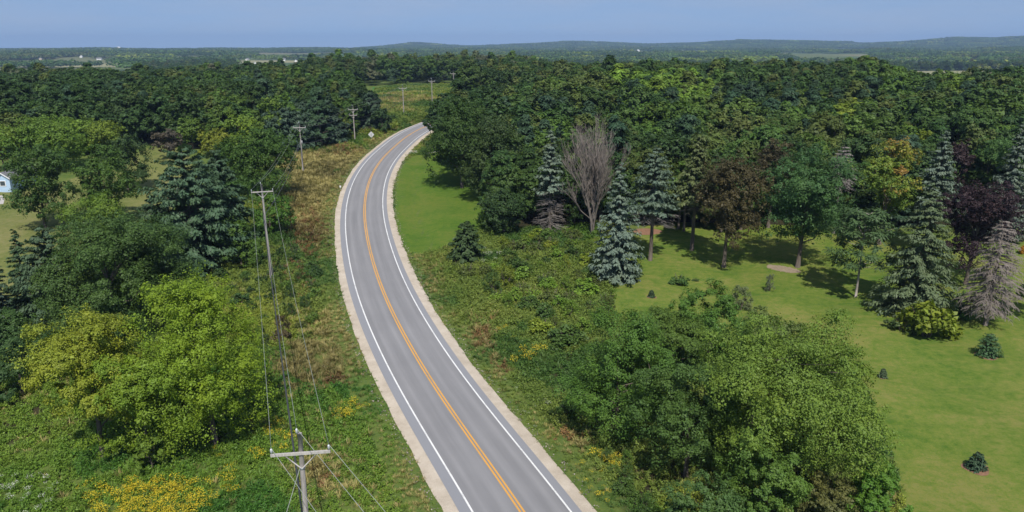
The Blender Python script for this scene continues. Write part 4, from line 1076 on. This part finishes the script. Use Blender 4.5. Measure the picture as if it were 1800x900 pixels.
# where: everything within reach of the road that is not lawn, forest or pavement
xs = rng.uniform(-75, 62, 230000); ys = rng.uniform(38, 330, 230000)
px, py, dep = project(xs, ys, h_base(xs, ys))
k = (px > -60) & (px < 1860) & (py < 1000); xs, ys, px, py, dep = xs[k], ys[k], px[k], py[k], dep[k]
hx = np.array(poisson(HILLZONE, 60000, .9)); HZ0 = len(xs)
xs = np.r_[xs, hx[:,0]]; ys = np.r_[ys, hx[:,1]]; px, py, dep = project(xs, ys, h_base(xs, ys))
D, _ = road_dist(xs, ys); aD = np.abs(D); onhill = np.arange(len(xs)) >= HZ0
k = (aD > 5.45) & ~inside(PR, xs, ys) & ~inside(PM, xs, ys) & ~inside(PL, xs, ys) & ~inside(FR, xs, ys) & ~inside(FL, xs, ys)
k &= onhill | ((aD < 45) & (rng.random(len(xs)) < np.clip((110/np.maximum(dep,1))**1.3, .12, 1)))
for a, b, r in OCC: k &= (xs-a)**2+(ys-b)**2 > (r*.2)**2
xs, ys, px, py, dep, D, aD, onhill = (v[k] for v in (xs, ys, px, py, dep, D, aD, onhill)); n = len(xs)
def G(cx, cy, sx_, sy_): return np.exp(-((px-cx)/sx_)**2-((py-cy)/sy_)**2)
f1 = fbm(xs*9, ys*9, 21)*.4; f2 = fbm(xs*26, ys*26, 22)*.4; f3 = fbm(xs*90, ys*90, 23)*.4
dry = 1.0*G(545,390,55,60)+.9*G(560,320,60,40)+.9*G(590,600,40,45)+.8*G(540,640,60,40)+.75*G(600,280,60,22)+.9*G(845,590,30,26)+.6*G(560,830,40,40)+.5*G(880,640,30,30)+.6*G(1010,770,40,20)+.5*G(740,850,25,80)+.8*G(520,290,30,14)+.5*G(700,190,60,20)+.55*G(760,480,40,60)
red = 1.0*G(845,590,26,22)+.6*G(545,410,40,40)+.7*G(525,480,35,30)+.7*G(590,660,26,18)+.6*G(610,262,30,8)+.5*G(880,640,18,14)+.5*G(1000,765,30,16)+.5*G(575,830,20,30)
gold = 2.6*G(262,895,80,26)+.22*G(440,800,60,25)+.25*G(330,860,100,30)+.3*G(930,628,26,14)+.5*G(1065,795,22,20)+.2*G(500,760,50,25)+.15*G(905,585,30,20)+.3*G(620,730,30,30)+.3*G(1010,850,60,50)
white = .35*G(10,880,30,26)+.12*G(50,870,60,30)+.07*G(900,760,60,60)+.1*G(960,850,60,40)+.08*G(850,450,30,20)
u = rng.random(n)
dryv = dry*1.0+onhill*.12+f1*.22+f2*.15+.12*(aD < 8.2)+.08
isred = u < np.clip(red*.55+f2*.04-.03, 0, .7)
isdry = ~isred & (rng.normal(.47,.15,n) < np.clip(dryv*1.05+f3*.1, .0, .95))
isgold = ~isred & (rng.random(n) < np.clip(gold*1.0+f3*.2*(gold > .12)-.05, 0, .9))
iswhite = rng.random(n) < white
near_edge = aD < 8.5
tint = np.zeros((n,3)); g = np.clip(.5+f2*.55+f3*.25+rng.normal(0,.1,n), 0, 1)[:,None]
left_lush = (D < 0) & (py > 640)
lo_c = np.where(left_lush[:,None], (.09,.195,.026), (.10,.172,.032)); hi_c = np.where(left_lush[:,None], (.15,.24,.032), (.175,.23,.046))
tint[:] = lo_c*(1-g)+hi_c*g
tint = np.where((f1 > .35)[:,None]&~left_lush[:,None], tint*np.array([1.3,1.2,.9]), tint); tint = np.where((f2 < -.35)[:,None], tint*np.array([.6,.75,.8]), tint)
tint = np.where(isdry[:,None], np.array([.27,.24,.095])*(.65+.6*g), tint); tint = np.where(isred[:,None], np.array([.19,.115,.05])*(.6+.8*g), tint)
grassy = isdry | (rng.random(n) < np.where(near_edge, .8, .35))
idx = np.where(grassy, rng.integers(0,3,n), 3+rng.integers(0,3,n))
s = rng.uniform(.7,1.25,n)*np.where(aD < 6.3, .36, np.where(near_edge, .62, 1.))*np.clip((dep/70)**.5, .85, 1.9)*np.where(onhill, 1.35, 1)
sel_g = isgold | iswhite
def put(name, m, idx_, protos, label, tt, ss):
    P = np.c_[xs[m], ys[m], h_at(xs[m], ys[m])-.02]; q = m.sum()
    scatter(name, P, idx_, np.c_[rng.normal(0,.12,(q,2)), rng.uniform(0,6.28,q)], np.c_[ss,ss,ss*rng.uniform(.75,1.2,q)], tt, protos, label)
put('meadow_grass', np.ones(n, bool), idx, GR+WE, 'rough green and dry brown verge grass and weeds', np.clip(tint, 0, 1), s)
q = isgold.sum(); put('goldenrod', isgold, rng.integers(0,2,q), FLW, 'yellow goldenrod flowering in patches on both verges', np.array([.60,.47,.03])*rng.uniform(.75,1.15,(q,1)), s[isgold]*1.05)
q = iswhite.sum(); put('white_flowers', iswhite, rng.integers(0,2,q), FLW, 'small white wildflowers dotted along the verge', np.array([.62,.63,.58])*rng.uniform(.8,1.1,(q,1)), s[iswhite]*.7)
print('verge plants', n, isgold.sum(), iswhite.sum())

# loose stones and tufts along the gravel edge
st = MB(); r = np.random.default_rng(9)
def stone(seed):
    r = np.random.default_rng(seed); V = unit(np.array([(a,b,c) for a in (-1,1) for b in (-1,1) for c in (-1,1)], float))*r.uniform(.6,1.1,(8,1))*np.array([.13,.11,.07])
    return V[[[0,1,3,2],[4,6,7,5],[0,4,5,1],[2,3,7,6],[0,2,6,4],[1,5,7,3]]]
def stone_mat():
    m, t, o = new_mat('loose_limestone'); a = N(t, 'ShaderNodeAttribute', attribute_type='INSTANCER', attribute_name='tint'); principled(t, o, a.outputs['Color'], .9, .2); return m
SM = stone_mat(); ST = [quad_mesh('stone', stone(i), SM) for i in range(3)]
kk = r.integers(0, len(cl), 5200); side = r.choice([-1,1], 5200); off = side*(6.0+np.abs(r.normal(0,.32,5200))-.35)+np.where(side < 0, -.25, .1)
X = cl[kk,0]+nor[kk,0]*off+tan[kk,0]*r.uniform(-.8,.8,5200); Y = cl[kk,1]+nor[kk,1]*off+tan[kk,1]*r.uniform(-.8,.8,5200)
k = (Y > 35) & (Y < 300); X, Y, off, kk = X[k], Y[k], off[k], kk[k]; q = len(X); s = r.uniform(.3,.95,q)
scatter('loose_stones', np.c_[X, Y, cl_z[kk]-.12], r.integers(0,3,q), np.c_[r.normal(0,.4,(q,2)), r.uniform(0,6.28,q)], np.c_[s,s,s], np.array([.36,.32,.27])*r.uniform(.4,1.2,(q,1)), ST, 'loose limestone along both gravel shoulders')

# ------------------------------------------------------------------ power line
def power_pole(px, py, ytop, label, arm=3.0, lean=(0,0), rz=0, double=False, riser=False, guy=False, base=None, H=None):
    if base is not None: x, y = base; z = h_at(x, y)
    else: x, y, z = gp(px, py)
    H = H or height_for(x, y, z, ytop)
    o = empty('power_pole', (x,y,z), rz); tag(o, label, 'power pole', 'wooden power poles of the line along the road')
    tp = np.array([lean[0], lean[1], H]); f = lambda t: np.array([0,0,-.4])*(1-t)+tp*t
    b = MB(); b.tube([f(t) for t in np.linspace(0,1,9)], np.linspace(.19,.125,9), 10); link('pole', b.mesh('pole', POLE_WOOD, True), o)
    att = []
    for lev, (dz, al) in enumerate([(1.05, arm)] + ([(2.6, arm*.8)] if double else [])):
        c = f(1-dz/H); b = MB(); b.box(c+np.array([0,-.17,0]), (al,.12,.14)); link('crossarm', b.mesh('crossarm', ARM_WOOD), o)
        for s_ in (-1,1):
            b = MB(); b.tube([c+np.array([s_*al*.27,-.19,-.06]), c+np.array([s_*.05,-.19,-.85])], .035, 6); link('brace', b.mesh('brace', ARM_WOOD, True), o)
            b = MB(); b.lathe([(.02,0),(.03,.1),(.075,.11),(.05,.16),(.08,.18),(.055,.23),(.075,.25),(.05,.31),(.02,.33)], 10, c+np.array([s_*al*.48,-.17,.07])); link('insulator', b.mesh('insulator', PORCELAIN, True), o)
            if lev == 0: att.append(np.array([x,y,z])+c+np.array([s_*al*.48,-.17,.42]))
    b = MB(); b.lathe([(.02,-.1),(.03,.05),(.075,.06),(.05,.11),(.08,.13),(.055,.18),(.075,.2),(.05,.26),(.02,.3)], 10, tp+np.array([-.14,.0,0])); link('insulator', b.mesh('insulator', PORCELAIN, True), o)
    att.insert(1, np.array([x,y,z])+tp+np.array([-.14,0,.3]))
    b = MB(); c = f(1-1.95/H); b.lathe([(.165,-.06),(.17,.06)], 12, c); link('brace_band', b.mesh('brace_band', METAL, True), o)
    if riser:
        b = MB(); c = f(.62)+np.array([.24,-.05,0]); b.lathe([(.0,-.45),(.17,-.43),(.18,.4),(.12,.47),(.0,.5)], 12, c); link('equipment_can', b.mesh('equipment_can', METAL, True), o)
    low = [np.array([x,y,z])+f(1-3.6/H)+np.array([-.2,0,0]), np.array([x,y,z])+f(1-4.6/H)+np.array([-.2,0,0])]
    if guy:
        for k, (e, t) in enumerate((((-4.6,-3.0),1-1.6/H), ((-3.4,-4.2),1-4.2/H))):
            b = MB(); b.tube([f(t), np.array([e[0], e[1], h_at(x+e[0], y+e[1])-z])], .018, 5); link('guy_wire', b.mesh('guy_wire', WIRE), o)
    # wires are world-straight: undo the pole's turn
    co, si = math.cos(rz), math.sin(rz)
    tr = lambda p: np.array([x+(p[0]-x)*co-(p[1]-y)*si, y+(p[0]-x)*si+(p[1]-y)*co, p[2]])
    return [tr(a) for a in att], [tr(a) for a in low]
def span(a, b, sag, r, mat, label, group):
    t = np.linspace(0,1,26)[:,None]; P = a*(1-t)+b*t; P[:,2] -= (4*sag*t*(1-t))[:,0]
    m = MB(); m.tube(P, r, 5); tag(link('power_line', m.mesh('power_line', mat, True)), label, 'wire', group)
# nearest pole: from the 3.05 m arm seen 103 px wide
x1, y1 = -11.2, 33.9
POLES = [
 power_pole(0,0,767,'weathered power pole with white crossarm insulators closest to the goldenrod',3.05,(.12,.3),R(8),guy=True,base=(x1,y1)),
 power_pole(477,492,324,'second power pole, crossarm with V braces in front of dense tree',3.0,(-.1,.2),R(18)),
 power_pole(533,303,216,'third power pole with a grey equipment can halfway up',2.9,(0,0),R(5),riser=True),
 power_pole(624,247,186,'fourth power pole with two crossarms against the pine row',2.8,(-.05,0),0,double=True),
 power_pole(710,206,150,'fifth power pole rising from the grassy rise beyond the bend',2.7),
 power_pole(760,186,138,'sixth power pole on the grassy rise near its crest',2.7),
 power_pole(798,172,125,'seventh power pole, foot hidden behind the bend trees',2.6),
 power_pole(831,160,127,'eighth power pole, only its top above the bend trees',2.6),
 power_pole(858,152,126,'farthest power pole visible above the forest edge',2.6)]
ords = ['first','second','third','fourth','fifth','sixth','seventh','eighth','last']
wn = ['left conductor','top conductor','right conductor']
back = np.array([x1,y1,0])+np.array([43.,-60.,0]); nxt = [np.array([back[0]+o_, back[1], 16.5+h_]) for o_, h_ in ((-1.45,0),(0,1.1),(1.45,0))]
for k in range(3): span(POLES[0][0][k], nxt[k], 1.2, .0125, WIRE, f'{wn[k]} running from the first power pole out past the camera', 'pale wires strung between power poles')
for i in range(len(POLES)-1):
    for k in range(3): span(POLES[i][0][k], POLES[i+1][0][k], 1.3 if i < 3 else .9, .0125, WIRE, f'{wn[k]} between the {ords[i]} and {ords[i+1]} power poles', 'pale wires strung between power poles')
    if i < 4:
        for k in range(2): span(POLES[i][1][k], POLES[i+1][1][k], 1.4, .055 if k else .03, CABLE, f'{"thick lower" if k else "thin upper"} dark cable between the {ords[i]} and {ords[i+1]} power poles', 'dark cables below the conductors')

# ------------------------------------------------------------------ sign, marker post
SIGN_BACK = plain('sign_back_metal', (.55,.56,.57), .4, .5, .06); GREEN_POST = plain('sign_post_steel', (.20,.22,.20), .6, .4)
x, y, z = gp(653,246); o = empty('road_sign', (x,y,z), R(-6)); tag(o, 'diamond road sign seen from its grey back near the pine row', 'road sign')
dep = project(x,y,z)[2]; s_ = 5.6*dep/FOC; hc = height_for(x, y, z, 236.5)
b = MB(); b.v = []; b.add([(0,-.02,hc-s_),(s_,-.02,hc),(0,-.02,hc+s_),(-s_,-.02,hc),(0,.0,hc-s_),(s_,.0,hc),(0,.0,hc+s_),(-s_,.0,hc)], [(0,1,2,3),(7,6,5,4),(0,4,5,1),(1,5,6,2),(2,6,7,3),(3,7,4,0)]); link('panel', b.mesh('panel', SIGN_BACK), o)
b = MB(); b.box((0,-.05,hc*.5+.25), (.09,.05,hc+.5)); link('post', b.mesh('post', GREEN_POST), o)
b = MB(); b.box((0,-.085,hc), (.3,.02,.36)); link('bracket', b.mesh('bracket', METAL), o)
x, y, z = gp(598.5,331); o = empty('marker_post', (x,y,z)); tag(o, 'short white marker post at the edge of the gravel shoulder', 'marker post')
b = MB(); b.tube([(0,0,-.1),(0,0,.85)], .035, 8); link('post', b.mesh('post', METAL, True), o); b = MB(); b.box((0,-.05,.72), (.34,.03,.42)); link('reflector_plate', b.mesh('reflector_plate', plain('white_plate', (.75,.75,.74), .5, .3, .04)), o)

# ------------------------------------------------------------------ houses
PALE_BLUE = plain('pale_blue_siding', (.42,.56,.72), .7, .2, .05, 1); ROOF_GREY = plain('grey_shingles', (.19,.19,.20), .9, .2, .2, 3)
TRIM = plain('white_trim', (.75,.76,.77), .5, .3, .04); GLASS = plain('window_glass', (.06,.075,.09), .12, .6, .1)
WHITE_WALL = plain('white_farm_siding', (.74,.74,.72), .7, .2, .05, 1); RED_WALL = plain('red_barn_siding', (.26,.06,.045), .8, .2, .1, 1); TAN_WALL = plain('tan_siding', (.45,.38,.29), .8, .2, .05, 1)
def gable_house(name, loc, rz, L, W, hw, hr, wall, roof, label, group=None, wins=1, oh=.35):
    """ridge along local y (length L), gable ends at +-L/2"""
    o = empty(name, loc, rz); tag(o, label, 'house' if 'house' in name else 'barn', group)
    b = MB(); w = W/2; l = L/2
    b.add([(-w,-l,0),(w,-l,0),(w,-l,hw),(0,-l,hw+hr),(-w,-l,hw),(-w,l,0),(w,l,0),(w,l,hw),(0,l,hw+hr),(-w,l,hw)], [(0,1,2,3,4),(9,8,7,6,5),(0,4,9,5),(1,6,7,2)]); link('wall', b.mesh('wall', wall), o)
    sl = hr/w; b = MB(); e = oh; t = .16
    for s_ in (-1,1):
        x1_, z1_ = s_*(w+e), hw-e*sl
        b.add([(0,-l-e,hw+hr+.03),(x1_,-l-e,z1_+.03),(x1_,l+e,z1_+.03),(0,l+e,hw+hr+.03),(0,-l-e,hw+hr+.03+t),(x1_,-l-e,z1_+.03+t),(x1_,l+e,z1_+.03+t),(0,l+e,hw+hr+.03+t)],
              [(0,1,2,3),(7,6,5,4),(0,4,5,1),(1,5,6,2),(2,6,7,3)])
    r_ = link('roof', b.mesh('roof', roof), o)
    for s_ in (-1,1):
        b = MB(); b.add([(0,-l-e-.03,hw+hr-.06),(s_*(w+e),-l-e-.03,hw-e*sl-.06),(s_*(w+e),-l-e-.03,hw-e*sl+.22),(0,-l-e-.03,hw+hr+.22)], [(0,1,2,3)]); link('fascia', b.mesh('fascia', TRIM), r_)
    for k in range(wins):
        cx_ = 0 if wins == 1 else -w*.5+w*k/(wins-1)
        f = MB(); f.box((cx_,-l-.03,hw*.62), (1.25,.06,1.2)); fo = link('window', f.mesh('window', TRIM), o); g_ = MB(); g_.box((cx_,-l-.065,hw*.62), (.95,.02,.9)); link('pane', g_.mesh('pane', GLASS), fo)
    return o
x, y, z = gp(5,338); _, _, dep = project(x,y,z); u = dep/FOC
hw = height_for(x, y, z, 313); hr = max(1.0, height_for(x, y, z, 306)-hw)
gable_house('house', (x-.2*u, y+5, z), R(4), 10, 24*u, hw, hr, PALE_BLUE, ROOF_GREY, 'pale blue gabled house with white trim beside the large maple', wins=1)
for i, (px_, py_, w_, h_, mt, lab) in enumerate(far_h):
    mt = WHITE_WALL if mt == 'w' else TAN_WALL; x, y = HOUSE_AT[i]; z = float(h_base(x, y)); dep = project(x,y,z)[2]; u = dep/FOC
    k = np.array([x, y])*.97
    gable_house('farm_house', (x,y,z), R(90 if w_ > 9 else 20*(-1)**i), max(8., w_*u*.85), max(7., min(w_*u*.4, 14)), max(3.5, h_*u*.45), 3.2, mt, ROOF_GREY if i % 3 else TRIM, lab, 'farm buildings across the valley', wins=1)
# water tower on the horizon
x, y = 0, 0
az = math.atan((261-CX)/FOC*1/cp); Dw = 5200.; x, y = Dw*math.sin(az), Dw*math.cos(az); z = float(h_base(x, y)); top = height_for(x, y, z, 82.0)
o = empty('water_tower', (x,y,z)); tag(o, 'white water tower breaking the horizon', 'water tower')
b = MB(); u = 5*Dw/FOC*.5; b.lathe([(.5,top-2.3*u),(u,top-1.6*u),(u*1.35,top-.9*u),(u,top-.2*u),(.3,top)], 16); link('tank', b.mesh('tank', WHITE_WALL, True), o)
b = MB(); b.lathe([(u*.5,-2),(u*.28,top*.3),(u*.28,top-2.2*u)], 12); link('stem', b.mesh('stem', WHITE_WALL, True), o)

# ------------------------------------------------------------------ haze
hz = MB(); hz.add([(sx_*13500, sy_*13500, z_) for z_ in (-40, 190) for sy_ in (-1,1) for sx_ in (-1,1)], [(0,2,3,1),(4,5,7,6),(0,1,5,4),(2,6,7,3),(0,4,6,2),(1,3,7,5)])
HM, t, o = new_mat('haze'); pv = N(t, 'ShaderNodeVolumePrincipled'); pv.inputs['Color'].default_value = (.42,.62,.95,1); pv.inputs['Density'].default_value = HAZE; pv.inputs['Anisotropy'].default_value = 0.0
t.links.new(pv.outputs[0], o.inputs['Volume'])
HM.volume_intersection_method if hasattr(HM, 'volume_intersection_method') else None
tag(link('haze', hz.mesh('haze', HM)), kind='stuff')
